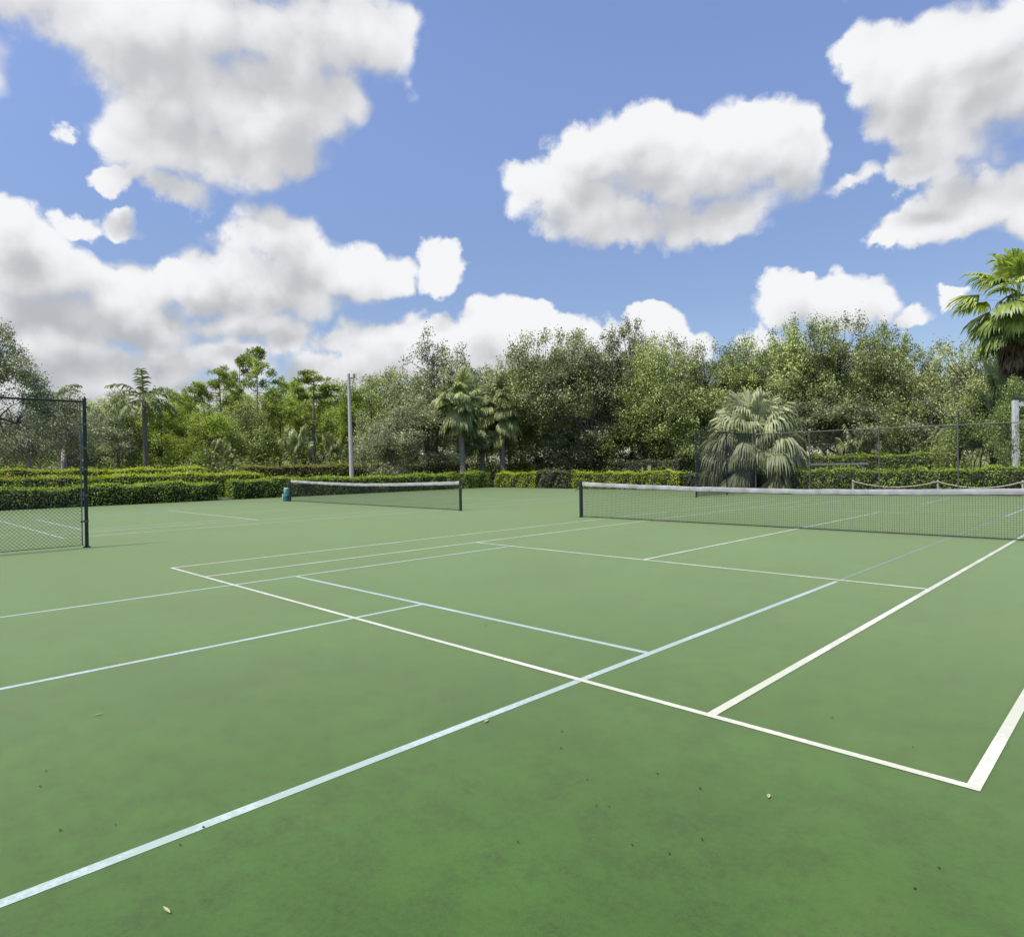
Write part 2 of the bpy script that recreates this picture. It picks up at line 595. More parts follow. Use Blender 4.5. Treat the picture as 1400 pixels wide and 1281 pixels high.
def fan_frond(r, base, az, el, pet, blade, nseg=26, width=.05, droop=.5, tipdroop=.8, spread=2.25):
    """costapalmate frond: petiole strip + narrow folded segments that droop at their tips"""
    out = []
    hd = np.array([math.cos(az), math.sin(az), 0])
    d = hd*math.cos(el) + np.array([0, 0, math.sin(el)])
    side = np.array([-math.sin(az), math.cos(az), 0])
    # petiole
    pts = []
    p = np.array(base, float)
    dd = d.copy()
    for k in range(5):
        pts.append(p.copy())
        p = p + dd*pet/4
        dd = unit(dd + np.array([0, 0, -droop*.16]))
    for a, b in zip(pts[:-1], pts[1:]):
        out.append([a - side*.022, a + side*.022, b + side*.018, b - side*.018])
    hub = pts[-1]
    up = np.cross(side, dd)
    for s in range(nseg):
        t = (s/(nseg - 1) - .5)*2
        an = t*spread*.62
        roll = abs(t)*.5
        v = dd*math.cos(an) + side*math.sin(an)*math.cos(roll*.6) - np.array([0, 0, 1])*abs(math.sin(an))*.28 + up*.10*r.normal()*.6
        v = unit(v)
        ln = blade*(1 - .28*abs(t)**2)*r.uniform(.88, 1.08)
        wv = unit(np.cross(v, up + .3*r.normal(size=3)))*width*(1.15 - .3*abs(t))
        a = hub + dd*.16*blade*(1 - abs(t))
        b = a + v*ln*.45
        v2 = unit(v + np.array([0, 0, -tipdroop*.55]))
        c = b + v2*ln*.33
        v3 = unit(v2 + np.array([0, 0, -tipdroop*1.1]))
        e = c + v3*ln*.26
        out.append([a - wv*.5, a + wv*.5, b + wv, b - wv])
        out.append([b - wv, b + wv, c + wv*.7, c - wv*.7])
        out.append([c - wv*.7, c + wv*.7, e + wv*.08, e - wv*.08])
    return np.array(out)


def sabal(seed, trunk_h, n=34, pet=.9, blade=.95, mat='sabal_leaf', tr=.17, bark='palm_bark', lo=-.9, hi=1.45, width=.05, lean=0.0, nseg=26, boots=True, tipdroop=.8, droop=.6):
    r = np.random.default_rng(seed)
    mb = MB()
    zs = np.linspace(-.1, trunk_h, 8)
    if trunk_h > .3:
        mb.tube([(lean*(z/trunk_h)**1.6 if z > 0 else 0, 0, z) for z in zs], [tr*1.15] + [tr*(1 + .06*math.sin(k*2.1)) for k in range(6)] + [tr*.9], 12)
    top = np.array([lean, 0, trunk_h])
    Q, T = [], []
    for i in range(n):
        f = (i + .5)/n
        el = hi + (lo - hi)*f**.9 + r.normal()*.1
        az = i*2.39996 + r.normal()*.2
        fr = fan_frond(r, top + [0, 0, .25*(1 - f)], az, el, pet*r.uniform(.8, 1.15), blade*r.uniform(.85, 1.12), nseg, width, droop, tipdroop)
        Q.append(fr)
        T.append(np.full(len(fr), np.clip(r.normal(.5, .17) + .1*(1 - 2*f), 0, 1)) + r.normal(0, .06, len(fr)))
    Q = np.concatenate(Q)
    bt = None
    if boots and trunk_h > .8:
        bt = MB()
        for i in range(60):
            z = trunk_h - r.uniform(.0, 1.0)*min(1.6, trunk_h*.5)
            a = i*2.39996
            d = np.array([math.cos(a), math.sin(a), 0])
            o = np.array([lean*(z/trunk_h)**1.6, 0, z])
            p0 = o + d*tr*.9
            bt.tube([p0, p0 + d*.07 + [0, 0, .14], p0 + d*.13 + [0, 0, .32]], [.045, .035, .015], 5)
    return dict(mb=mb if trunk_h > .3 else None, Q=Q, tint=np.clip(np.concatenate(T), 0, 1), mat=mat, bark=bark, boots=bt, H=trunk_h + pet*.75 + blade*.8, R=pet + blade*.8)


def pinnate(seed, trunk_h, n=19, length=2.6, mat='queen_leaf', lean=.5):
    r = np.random.default_rng(seed)
    mb = MB()
    zs = np.linspace(-.1, trunk_h, 9)
    mb.tube([(lean*(max(z, 0)/trunk_h)**1.4, 0, z) for z in zs], [.19, .17, .16, .155, .15, .145, .14, .13, .1], 10)
    top = np.array([lean, 0, trunk_h])
    Q = []
    for i in range(n):
        f = (i + .5)/n
        el = 1.4 - 1.55*f + r.normal()*.08
        az = i*2.39996
        hd = np.array([math.cos(az), math.sin(az), 0])
        d = hd*math.cos(el) + np.array([0, 0, math.sin(el)])
        side = np.array([-math.sin(az), math.cos(az), 0])
        p = top.copy()
        m = 26
        for k in range(m):
            q = p + d*length/m
            Q.append([p - side*.02, p + side*.02, q + side*.018, q - side*.018])
            if k > 3:
                for sg in (-1, 1):
                    ll = length*.23*math.sin(PI*min(1, .18 + .82*(1 - k/m)))*r.uniform(.85, 1.1)
                    v = unit(side*sg*.8 + d*.55 + np.array([0, 0, -.25 + .35*r.normal()]))
                    v2 = unit(v + np.array([0, 0, -.9]))
                    w = d*.05
                    b = q + v*ll*.55
                    Q.append([q - w, q + w, b + w, b - w])
                    e = b + v2*ll*.5
                    Q.append([b - w, b + w, e + w*.1, e - w*.1])
            d = unit(d + np.array([0, 0, -.085]))
            p = q
    Q = np.array(Q)
    return dict(mb=mb, Q=Q, tint=np.clip(r.normal(.5, .15, len(Q)), 0, 1), mat=mat, bark='palm_bark', H=trunk_h + length*.62, R=length*.75)


PROTO = {}


def make_proto(key, d, crown='crown'):
    d['crown_name'] = crown
    d['crown_me'] = quads_mesh(crown, d['Q'], d['mat'], d['tint'])
    for k, nm, mt in (('mb', 'trunk', d['bark']), ('boots', 'leaf_bases', 'boots')):
        mb = d.get(k)
        if mb:
            o = mb.build(nm, mt, smooth=(k == 'mb'))
            d[k + '_me'] = o.data
            bpy.data.objects.remove(o)
    PROTO[key] = d


make_proto('oak_a', broadleaf(11, 8.0, 4.0, 1.9, 200, 175, .135, .60, .20, 'oak_leaf', 'bark', sprigs=20))
make_proto('oak_b', broadleaf(12, 8.5, 3.7, 2.1, 195, 175, .135, .58, .19, 'oak_leaf_grey', 'bark', sprigs=30, top=1.15))
make_proto('oak_c', broadleaf(13, 8.2, 3.9, 1.5, 205, 175, .135, .58, .20, 'oak_leaf_bright', 'bark', sprigs=28, top=.9))
make_proto('oak_d', broadleaf(14, 9.0, 3.2, 2.2, 165, 165, .135, .56, .17, 'oak_leaf', 'bark', sprigs=26, top=1.3))
make_proto('sparse_oak', broadleaf(15, 8.5, 3.4, 2.4, 150, 140, .13, .60, .17, 'oak_leaf_grey', 'bark', sprigs=6, top=1.0, droop=.3, gap=-.12))
make_proto('pale_trunk', broadleaf(16, 5.0, 2.4, 2.0, 110, 120, .115, .56, .17, 'oak_leaf_grey', 'pale_bark', sprigs=10, top=.7))
make_proto('light_a', broadleaf(21, 10.5, 2.3, 1.6, 150, 125, .14, .62, .13, 'light_leaf', 'pine_bark', sprigs=18, top=1.2, flat=.8))
make_proto('light_b', broadleaf(22, 11.0, 2.0, 2.4, 130, 125, .14, .60, .13, 'light_leaf', 'pine_bark', sprigs=16, top=1.0, flat=.8, gap=-.2))
make_proto('light_c', broadleaf(23, 9.5, 2.5, 1.0, 150, 125, .14, .62, .12, 'oak_leaf_bright', 'pine_bark', sprigs=16, top=1.1, flat=.8))
make_proto('bush_tree', broadleaf(24, 4.5, 2.3, .4, 150, 140, .11, .46, .09, 'shrub_leaf', 'bark', sprigs=22, top=.8, forks=6))
make_proto('bush_grey', broadleaf(25, 4.6, 2.6, .7, 140, 140, .115, .5, .10, 'oak_leaf_grey', 'bark', sprigs=14, top=.7, forks=6, droop=.25))
make_proto('pine_a', pine(31, 14.5, nb=15, spread=2.6, start=.66))
make_proto('pine_b', pine(32, 13.5, nb=17, spread=2.2, start=.60))
make_proto('pine_c', pine(33, 12.5, nb=20, spread=2.0, start=.45))
make_proto('sabal_a', sabal(41, 4.2, n=36, lean=.15), 'fronds')
make_proto('sabal_b', sabal(42, 3.6, n=34, lean=-.2), 'fronds')
make_proto('palmetto', sabal(43, .25, n=20, pet=1.1, blade=.85, lo=.1, hi=1.3, boots=False), 'fronds')
make_proto('queen', pinnate(44, 7.2), 'fronds')
make_proto('queen_small', pinnate(45, 6.6, n=13, length=2.2, lean=-.3), 'fronds')


def plant(key, name, u, d, vtop, label, cat='tree', group=None, w=None, rz=None, dv=0.0):
    """stand a plant at depth d in column u, its top at pixel row vtop"""
    p = PROTO[key]
    x, y = at(u, d)
    o = empty(name, (x, y, dv), label, cat, group, RNG.uniform(0, 2*PI) if rz is None else rz)
    sz = (ztop(u, vtop, d) - dv)/p['H']*(.925 if 'oak' in key else 1.0)
    sx = sz if w is None else w*d/FPX/(2*p['R'])*(1.25 if 'oak' in key else 1.1 if 'light' in key else 1.0)
    o.scale = (sx, sx, sz)
    c = link_mesh(p['crown_name'], p['crown_me'], o)
    if p.get('mb_me'):
        link_mesh('trunk', p['mb_me'], o)
    if p.get('boots_me'):
        link_mesh('leaf_bases', p['boots_me'], o)
    return o


# ------------------------------------------------------------------ the ground and the courts
def uY(u, Y):
    d = ray(u, 640)
    return float(CAM[0] + (Y - CAM[1])/d[1]*d[0])


def sheet(name, rects, z, mat):
    mb = MB()
    for (x0, x1, y0, y1) in rects:
        mb.add([(x0, y0, z), (x1, y0, z), (x1, y1, z), (x0, y1, z)], [(0, 1, 2, 3)])
    return tag(mb.build(name, mat), kind='structure')


def ground_mat():
    m, nt, N, L, b = new_mat('ground_cover')
    tc = N.new('ShaderNodeTexCoord')
    n1 = N.new('ShaderNodeTexNoise')
    n1.inputs['Scale'].default_value = .25
    n1.inputs['Detail'].default_value = 9
    n1.inputs['Roughness'].default_value = .7
    L.new(tc.outputs['Object'], n1.inputs['Vector'])
    r = N.new('ShaderNodeValToRGB')
    e = r.color_ramp.elements
    e[0].position, e[1].position = .36, .66
    e[0].color, e[1].color = (.045, .036, .022, 1), (.085, .115, .035, 1)
    L.new(n1.outputs['Fac'], r.inputs['Fac'])
    L.new(r.outputs['Color'], b.inputs['Base Color'])
    b.inputs['Roughness'].default_value = .95
    MT['ground'] = m


ground_mat()
gm = MB()
gm.add([(math.cos(2*PI*k/64)*4000, math.sin(2*PI*k/64)*4000, -.05) for k in range(64)], [tuple(range(64))])
tag(gm.build('ground', 'ground'), kind='structure')
cb = MB()
cb.box((-24.05, -14, -.14), (19, 30.35, 0))
tag(cb.build('court_surface', 'court'), kind='structure')
sheet('planting_bed', [(-26.2, -24.05, -14, 32.5), (-24.05, 19, 30.35, 32.5)], -.03, 'mulch')

W = .061
WB = .052
white, blue, faded = [], [], []
for xo, W in ((0.0, .061), (-18.29, .078)):
    X = lambda a: xo + a
    white += [(X(0), X(10.97), 0, WB), (X(0), X(10.97), 23.77 - WB, 23.77)]
    for a in (0, 1.372, 9.598 - W, 10.97 - W):
        white.append((X(a), X(a + W), WB, 23.77 - WB))
    for y in (5.459, 18.26):
        white.append((X(1.372 + W), X(9.598 - W), y, y + W))
    white.append((X(5.459), X(5.459 + W), 5.459 + W, 18.26))
    for a in (2.411, 8.507):
        blue += [(X(a), X(a + W), -3.58, 5.37), (X(a), X(a + W), 18.40, 27.35)]
    blue += [(X(2.411 + W), X(8.507), .915, .915 + W), (X(2.411 + W), X(8.507), 22.803, 22.803 + W)]
    blue += [(X(5.459), X(5.459 + W), -3.58, .915), (X(5.459), X(5.459 + W), 22.803 + W, 27.35)]
    blue += [(X(2.411), X(8.507 + W), -3.58 - W, -3.58), (X(2.411), X(8.507 + W), 27.35, 27.35 + W)]
    faded.append((X(8.507), X(8.507 + W), 5.53, 18.24))
sheet('white_court_markings', white, .004, 'white_line')
sheet('blue_court_markings', blue, .002, 'blue_line')
sheet('faded_court_markings', faded, .0015, 'faded_line')


# ------------------------------------------------------------------ nets
def tennis_net(xo, label):
    Y = 11.885
    x0, x1 = xo - .914, xo + 11.884
    c, hl = (x0 + x1)/2, (x1 - x0)/2
    t = empty('tennis_net', (c, Y, 0), label, 'tennis net', 'tennis nets across the courts')
    top = lambda x: .93 + .125*(abs(x)/hl)**1.7
    for sx in (-1, 1):
        p = MB()
        p.lathe([(.046, -.05), (.046, 1.06), (.05, 1.06), (.05, 1.085), (.03, 1.10)], 14, (sx*hl, 0, 0))
        p.lathe([(.075, 0), (.075, .012), (.05, .02)], 14, (sx*hl, 0, 0))
        po = p.build('post', 'post_green', t, smooth=False)
        k = MB()
        k.tube([(sx*(hl + .05), 0, .86), (sx*(hl + .10), 0, .86)], .035, 8)
        k.tube([(sx*(hl + .10), 0, .86), (sx*(hl + .10), -.12, .80)], .012, 6)
        k.build('winch', 'grey_metal', po)
    w0 = hl - .07
    xs = np.linspace(-w0, w0, 57)
    hb = .105
    b = MB()
    r = np.random.default_rng(3)
    V, F = [], []
    for i, x in enumerate(xs):
        z = top(x) + r.normal()*.003
        th = .012 + r.normal()*.002
        for (y, dz) in ((-th, -hb), (-th*1.2, -hb*.5), (-th*.7, -.004), (0, .006), (th*.7, -.004), (th*1.2, -hb*.5), (th, -hb)):
            V.append((x, y, z + dz + (r.normal()*.0025 if dz < -.09 else 0)))
    for i in range(len(xs) - 1):
        for k in range(7):
            k2 = (k + 1) % 7
            F.append((i*7 + k, i*7 + k2, (i + 1)*7 + k2, (i + 1)*7 + k))
    F.append(tuple(range(7)))
    F.append(tuple((len(xs) - 1)*7 + 6 - k for k in range(7)))
    b.add(V, F)
    b.build('headband', 'tape', t)
    e = MB()
    e.tube([(x, 0, top(x) - hb - .010) for x in xs], .011, 5)
    e.build('band_binding', 'tape_edge', t)
    for sx in (-1, 1):
        cbl = MB()
        cbl.tube([(sx*w0, 0, top(w0) - .01), (sx*hl, 0, top(hl) + .01)], .008, 5)
        cbl.build('cable', 'net_cord', t)
        cbl = MB()
        cbl.tube([(sx*w0, 0, top(w0) - hb), (sx*w0, 0, .05)], .012, 5)
        cbl.tube([(sx*w0, 0, .12), (sx*hl, 0, .12)], .005, 4)
        cbl.build('side_cord', 'net_cord', t)
    m = MB()
    sp = .046
    n = int(2*w0/sp)
    rad = .0025
    for i in range(n + 1):
        x = -w0 + i*2*w0/n
        m.tube([(x, 0, .03), (x, 0, top(x) - hb)], rad, 3, cap=False)
    for k in range(19):
        f = k/19
        m.tube([(x, 0, .03 + f*(top(x) - hb - .03)) for x in xs[::4]], rad if k else .012, 3 if k else 5, cap=False)
    m.build('netting', 'net_cord', t)
    return t


tennis_net(0.0, 'long tennis net in front of the fan palm, running off the right edge')
tennis_net(-18.29, 'distant tennis net standing before the hedge and tall pole, both posts in view')


# ------------------------------------------------------------------ chain-link fences
def fence(p0, p1, H, posts, label, pitch=.075, wire=.0035, post_r=.030, end_r=.036, mats=('black_metal', 'black_metal'), bands=True, mid=True):
    """posts: distances along the fence; first one is the heavier end post"""
    a, b = np.array([*p0, 0.0]), np.array([*p1, 0.0])
    Ln = float(np.linalg.norm(b - a))
    rz = math.atan2(b[1] - a[1], b[0] - a[0])
    t = empty('chain_link_fence', tuple(a), label, 'fence', 'chain-link fences', rz)
    for i, s in enumerate(posts):
        m = MB()
        rr = end_r if i == 0 else post_r
        m.lathe([(rr, -.1), (rr, H + .02), (rr*1.15, H + .02), (rr*1.1, H + .05), (rr*.4, H + .09)], 12, (s, 0, 0))
        m.lathe([(rr*2.1, 0), (rr*2.0, .015), (rr*1.1, .03)], 12, (s, 0, 0))
        po = m.build('post', mats[0], t, smooth=False)
        if i == 0 and bands:
            for z in (.55, 1.1, 1.65, 2.1, 2.6):
                k = MB()
                k.lathe([(rr*1.12, z - .02), (rr*1.22, z - .012), (rr*1.22, z + .012), (rr*1.12, z + .02)], 12, (s, 0, 0))
                k.box((s + rr*.9, -.012, z - .02), (s + rr + .07, .012, z + .02))
                k.build('clamp_band', 'band_metal', po)
            k = MB()
            k.box((s + rr + .035, -.008, .06), (s + rr + .055, .008, H - .05))
            k.build('tension_bar', 'band_metal', t)
    m = MB()
    m.tube([(0.02, 0, H - .02), (Ln, 0, H - .02)], .022, 8)
    m.build('top_rail', mats[0], t)
    m = MB()
    m.tube([(0.05, 0, .05), (Ln, 0, .05)], .006, 4)
    m.build('bottom_wire', 'dark_wire', t)
    m = MB()
    z0, z1 = .04, H - .03
    hh = z1 - z0
    x0, x1 = .09, Ln
    n = int((x1 - x0 + hh)/pitch)
    for sgn, yy in ((1, -wire*.8), (-1, wire*.8)):
        for i in range(1, n):
            s0 = x0 - hh + i*pitch
            lo, hi = max(s0, x0), min(s0 + hh, x1)
            if hi - lo < .02:
                continue
            f = (lambda s: z0 + (s - s0)) if sgn > 0 else (lambda s: z1 - (s - s0))
            m.tube([(lo, yy, f(lo)), (hi, yy, f(hi))], wire/2, 3, cap=False)
    m.build('chain_link_mesh', mats[1], t)
    return t


fence((-4.68, -.10), (-4.68, -13.5), 3.10, [0, 3.05, 6.1, 9.15, 12.2],
      'black chain-link divider fence ending in a tall post at the far left', pitch=.075, wire=.0066)
fence((-3.66, 23.75), (-3.66, 29.9), 3.05, [0, 3.0], 'dark chain-link divider fence behind the long net, left of the fan palm', pitch=.06, wire=.010, end_r=.035)
fence((-3.66, 30.0), (18.6, 30.0), 3.05, [0, 2.75, 5.88, 8.96, 12.05, 15.1, 18.2, 21.3],
      'long grey-railed chain-link fence along the back of the court on the right', pitch=.085, wire=.0045, mats=('grey_metal', 'dark_wire'), bands=False)


# ------------------------------------------------------------------ hedges
def hedge(p0, p1, wid, H, mat, label, dens=330, ls=.085, seed=1, name='hedge', cat='hedge', group='clipped hedges around the courts', z0=-.03, flowers=None, bump=.10, step=0):
    a, b = np.array([*p0, 0.0]), np.array([*p1, 0.0])
    Ln = float(np.linalg.norm(b - a))
    rz = math.atan2(b[1] - a[1], b[0] - a[0])
    r = np.random.default_rng(seed)
    t = empty(name, (a[0], a[1], z0), label, cat, group, rz)
    # lumpy surface function
    ph = r.uniform(0, 6.28, 8)

    def lump(s, q):
        return bump*(np.sin(s*1.9 + ph[0]) + .8*np.sin(s*4.3 + q*3 + ph[1]) + .6*np.sin(s*8.7 + q*5 + ph[2]) + .7*np.sin(s*.6 + ph[3]))/1.6
    # woody core; leaf shade inside the hedge is put into its dark colour
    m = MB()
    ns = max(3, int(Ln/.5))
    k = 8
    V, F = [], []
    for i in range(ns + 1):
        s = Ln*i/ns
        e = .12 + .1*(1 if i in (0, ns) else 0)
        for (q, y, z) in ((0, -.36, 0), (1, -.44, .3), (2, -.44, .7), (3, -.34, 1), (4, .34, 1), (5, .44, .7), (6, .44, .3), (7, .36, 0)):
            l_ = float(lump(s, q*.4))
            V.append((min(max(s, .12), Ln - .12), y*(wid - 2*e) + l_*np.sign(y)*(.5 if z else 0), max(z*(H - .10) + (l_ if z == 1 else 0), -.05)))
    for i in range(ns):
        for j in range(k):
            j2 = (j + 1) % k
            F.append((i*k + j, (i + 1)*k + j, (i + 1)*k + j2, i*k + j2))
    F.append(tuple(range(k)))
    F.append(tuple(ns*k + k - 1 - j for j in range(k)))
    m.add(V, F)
    m.build('shaded_twig_core', 'hedge_core', t)
    # leaves over front, back, top and ends
    per = 2*H + wid
    n = int(dens*per*Ln)
    s = r.uniform(-.04, Ln + .04, n)
    q = r.uniform(0, per, n)
    dep = np.abs(r.normal(0, .075, n))
    P = np.zeros((n, 3))
    O = np.zeros((n, 3))
    f1, f2 = q < H, q > H + wid
    ft = ~(f1 | f2)
    P[f1] = np.c_[s[f1], -wid/2 + dep[f1], q[f1]]
    P[f2] = np.c_[s[f2], wid/2 - dep[f2], q[f2] - H - wid]
    P[ft] = np.c_[s[ft], q[ft] - H - wid/2, H - dep[ft]*.8]
    O[f1, 1], O[f2, 1], O[ft, 2] = -1, 1, 1
    L_ = lump(s, q)
    P += O*L_[:, None]
    # rounded shoulders
    sh = np.clip((P[:, 2] - H + .16)/.16, 0, 1)*np.clip((np.abs(P[:, 1]) - wid/2 + .16)/.16, 0, 1)
    P[:, 2] -= sh*.10
    P[:, 2] = np.abs(P[:, 2]) + .02
    # stray shoots on top
    ns_ = int(Ln*34)
    ss = r.uniform(0, Ln, ns_)
    sh_ = np.c_[ss, r.uniform(-wid/2, wid/2, ns_), H + .03 + r.uniform(0, 1, ns_)**2*.22 + lump(ss, H)]
    ne = int(dens*H*wid*.5)
    E1 = np.c_[np.abs(r.normal(0, .06, ne)), r.uniform(-wid/2, wid/2, ne), r.uniform(0, H, ne)]
    E2 = np.c_[Ln - np.abs(r.normal(0, .06, ne)), r.uniform(-wid/2, wid/2, ne), r.uniform(0, H, ne)]
    P = np.concatenate([P, sh_, E1, E2])
    O = np.concatenate([O, np.tile([0, 0, 1.], (ns_, 1)), np.tile([-1., 0, 0], (ne, 1)), np.tile([1., 0, 0], (ne, 1))])
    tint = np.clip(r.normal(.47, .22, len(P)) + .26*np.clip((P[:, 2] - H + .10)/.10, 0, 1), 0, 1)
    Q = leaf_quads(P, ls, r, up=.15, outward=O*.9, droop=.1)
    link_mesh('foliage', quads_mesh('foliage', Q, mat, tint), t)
    if flowers:
        f = MB()
        for (s0, s1, cnt) in flowers:
            for i in range(cnt):
                c = np.array([r.uniform(s0, s1), r.uniform(-wid*.55, -wid*.1), H + r.uniform(-.22, .14)])
                f.lathe([(.01, -.05), (.06, -.02), (.075, .02), (.04, .055)], 6, c)
        f.build('blossoms', 'flower', t)
    return t


XS = -24.85     # centre line of the side hedge
hedge((XS, 10.6), (XS, -12), 1.1, .98, 'hedge_leaf', 'clipped green hedge along the left court, seen behind the divider post', seed=1)
hedge((XS, 27.2), (XS, 11.2), 1.1, 1.08, 'hedge_leaf', 'clipped green hedge running behind the distant net', seed=2)
hedge((uY(738, 31.2), 31.2), (-24.1, 31.2), 1.1, 1.14, 'hedge_bright', 'short yellow-green hedge right of the distant net post', seed=3)
hedge((XS, 30.4), (XS, 28.0), 1.1, 1.16, 'hedge_leaf', 'short hedge end beside the dark gap, right of the distant net post', seed=4)
hedge((uY(934, 31.3), 31.3), (uY(788, 31.3), 31.3), 1.1, 1.12, 'hedge_bright', 'yellow-green hedge between the dark shrub and the divider fence', seed=5)
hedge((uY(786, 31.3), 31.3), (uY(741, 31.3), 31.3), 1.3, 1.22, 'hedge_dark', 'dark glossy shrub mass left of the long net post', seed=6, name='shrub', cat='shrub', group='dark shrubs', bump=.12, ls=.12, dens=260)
hedge((18.6, 32.0), (uY(1075, 32.0), 32.0), 1.1, 1.16, 'hedge_leaf', 'leafy hedge behind the grey-railed back fence and rope', seed=7)
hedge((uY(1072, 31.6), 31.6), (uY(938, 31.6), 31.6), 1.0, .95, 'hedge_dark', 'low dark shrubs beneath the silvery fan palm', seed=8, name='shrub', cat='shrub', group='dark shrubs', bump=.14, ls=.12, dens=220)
hedge((-30.4, 15.5), (-30.4, -16), 1.6, 1.42, 'hedge_bright', 'bright second hedge with red blossoms behind the left court hedge', seed=9, dens=240, ls=.10, flowers=[(13.0, 16.8, 46), (18, 20, 10)])
hedge((-37.5, 14.6), (-37.5, -16), 1.6, 1.80, 'hedge_bright', 'third hedge row, tallest and farthest of the bright rows at left', seed=10, dens=200, ls=.11)
hedge((-34.5, 37), (-34.5, 16.2), 1.6, 1.86, 'hedge_brown', 'reddish brown hedge behind the tall thin pole', seed=11, dens=220, ls=.11)
hedge((uY(935, 40), 40.0), (uY(640, 40), 40.0), 1.4, 1.85, 'hedge_dark', 'dark rear hedge in shade under the central trees', seed=12, dens=180, ls=.11)  # shade beneath the trees is put into this dark leaf colour
hedge((uY(1300, 41), 41.0), (uY(1083, 41), 41.0), 1.4, 1.92, 'hedge_leaf', 'tall shaded rear hedge seen through the grey-railed back fence', seed=13, dens=220, ls=.10)

# ------------------------------------------------------------------ court-side and street furniture
x, y = at(391, 33.0)
wc = empty('water_cooler', (x, y, 0), 'small teal drinks cooler by the far end of the distant net', 'cooler', None, .4)
wc.scale = (.85, .85, .88)
m = MB()
m.lathe([(.17, 0), (.20, .02), (.21, .30), (.19, .36), (.15, .38)], 18)
m.build('drum', 'teal', wc, smooth=False)
m = MB()
m.lathe([(.115, .38), (.13, .42), (.15, .50), (.16, .66), (.15, .72), (.10, .76), (.04, .77)], 18)
m.build('jug', 'teal_pale', wc, smooth=False)
m = MB()
m.tube([(-.235, -.02, .16), (-.235, -.02, .42)], .045, 10)
m.build('cup_holder', 'cup_white', wc)


def utility_pole():
    x, y = at(481, 48)
    h = ztop(478, 510, 48)
    t = empty('utility_pole', (x, y, -.05), 'tall thin grey concrete pole rising behind the distant net', 'pole')
    m = MB()
    lx = np.array([-CR[0], -CR[1], 0])*.12
    m.tube([np.array([0, 0, -.1]), lx*.5 + [0, 0, h*.5], lx + [0, 0, h]], [.185, .145, .10], 8)
    m.build('shaft', 'concrete', t)
    k = MB()
    k.tube([lx + [0, 0, h - .35], lx + np.array([CR[0], CR[1], 0])*.42 + [0, 0, h - .30]], .035, 6)
    k.tube([lx + np.array([CR[0], CR[1], 0])*.40 + [0, 0, h - .33], lx + np.array([CR[0], CR[1], 0])*.40 + [0, 0, h - .02]], [.06, .05], 8)
    k.build('insulator_arm', 'grey_metal', t)


utility_pole()


def light_pole(u, d, vtop, side, label, w=.16, arm=.75):
    x, y = at(u, d)
    h = ztop(u, vtop, d)
    t = empty('light_pole', (x, y, -.05), label, 'light pole', 'square light poles', math.atan2(CR[1], CR[0]))
    m = MB()
    m.box((-w, -w, 0), (w, w, h), .82)
    m.build('pole', 'lamp_white', t)
    m = MB()
    m.box((min(0, side*arm) + (w*.83 if side > 0 else 0), -.07, h - .26), (max(0, side*arm) - (w*.83 if side < 0 else 0), .07, h - .10))
    m.build('arm', 'lamp_white', t)
    m = MB()
    e = side*arm
    m.box((min(e, e + side*.8), -.26, h - .32), (max(e, e + side*.8), .26, h - .02), .9)
    m.build('lamp_head', 'lamp_white', t)


light_pole(1389, 29.5, 546, 1, 'square white light pole behind the back fence, near the right edge', w=.11, arm=.4)
light_pole(142, 84, 606, -1, 'distant square white light pole beyond the hedges, right of the divider post', w=.17, arm=.5)

# rope barrier between fence and hedge
ru = [1166, 1282, 1398, 1514]
rb = empty('rope_barrier', (uY(1282, 30.9), 30.9, -.03), 'low rope strung between short timber posts behind the back fence', 'rope barrier')
px = [uY(u, 30.9) - uY(1282, 30.9) for u in ru]
for a in px:
    m = MB()
    m.lathe([(.045, -.1), (.042, .62), (.045, .63), (.03, .66), (.01, .67)], 10, (a, 0, 0))
    m.build('post', 'timber', rb)
for a, b in zip(px[:-1], px[1:]):
    m = MB()
    m.tube([(a + (b - a)*k/14, -.05, .60 - .27*4*(k/14)*(1 - k/14)) for k in range(15)], .023, 7)
    m.build('rope', 'rope', rb)

# pale rail in the shade of the rear hedge
rx0, rx1 = uY(1108, 38.5), uY(1188, 38.5)
rl = empty('guard_rail', ((rx0 + rx1)/2, 38.5, -.05), 'pale grey rail standing before the shaded rear hedge', 'rail')
hw = (rx1 - rx0)/2
m = MB()
m.box((-hw, -.03, 1.36), (hw, .03, 1.48))
m.build('rail', 'weathered', rl)
for sx in (-.8, .8):
    m = MB()
    m.box((sx*hw - .06, .033, 0), (sx*hw + .06, .14, 1.5))
    m.build('leg', 'weathered', rl)

for u, v, w_, lab in ((889, 636, .13, 'short pale marker post above the yellow-green hedge, the thicker one'), (879, 639, .07, 'short pale marker post above the yellow-green hedge, the thinner one')):
    d = 42.5
    x, y = at(u, d)
    m = MB()
    m.box((-w_, -w_, -.1), (w_, w_, ztop(u, v, d)), .9)
    tag(m.build('marker_post', 'rope_old', loc=(x, y, 0)), lab, 'post', 'pale marker posts')

# leaf scraps and specks lying on the court
r = np.random.default_rng(5)


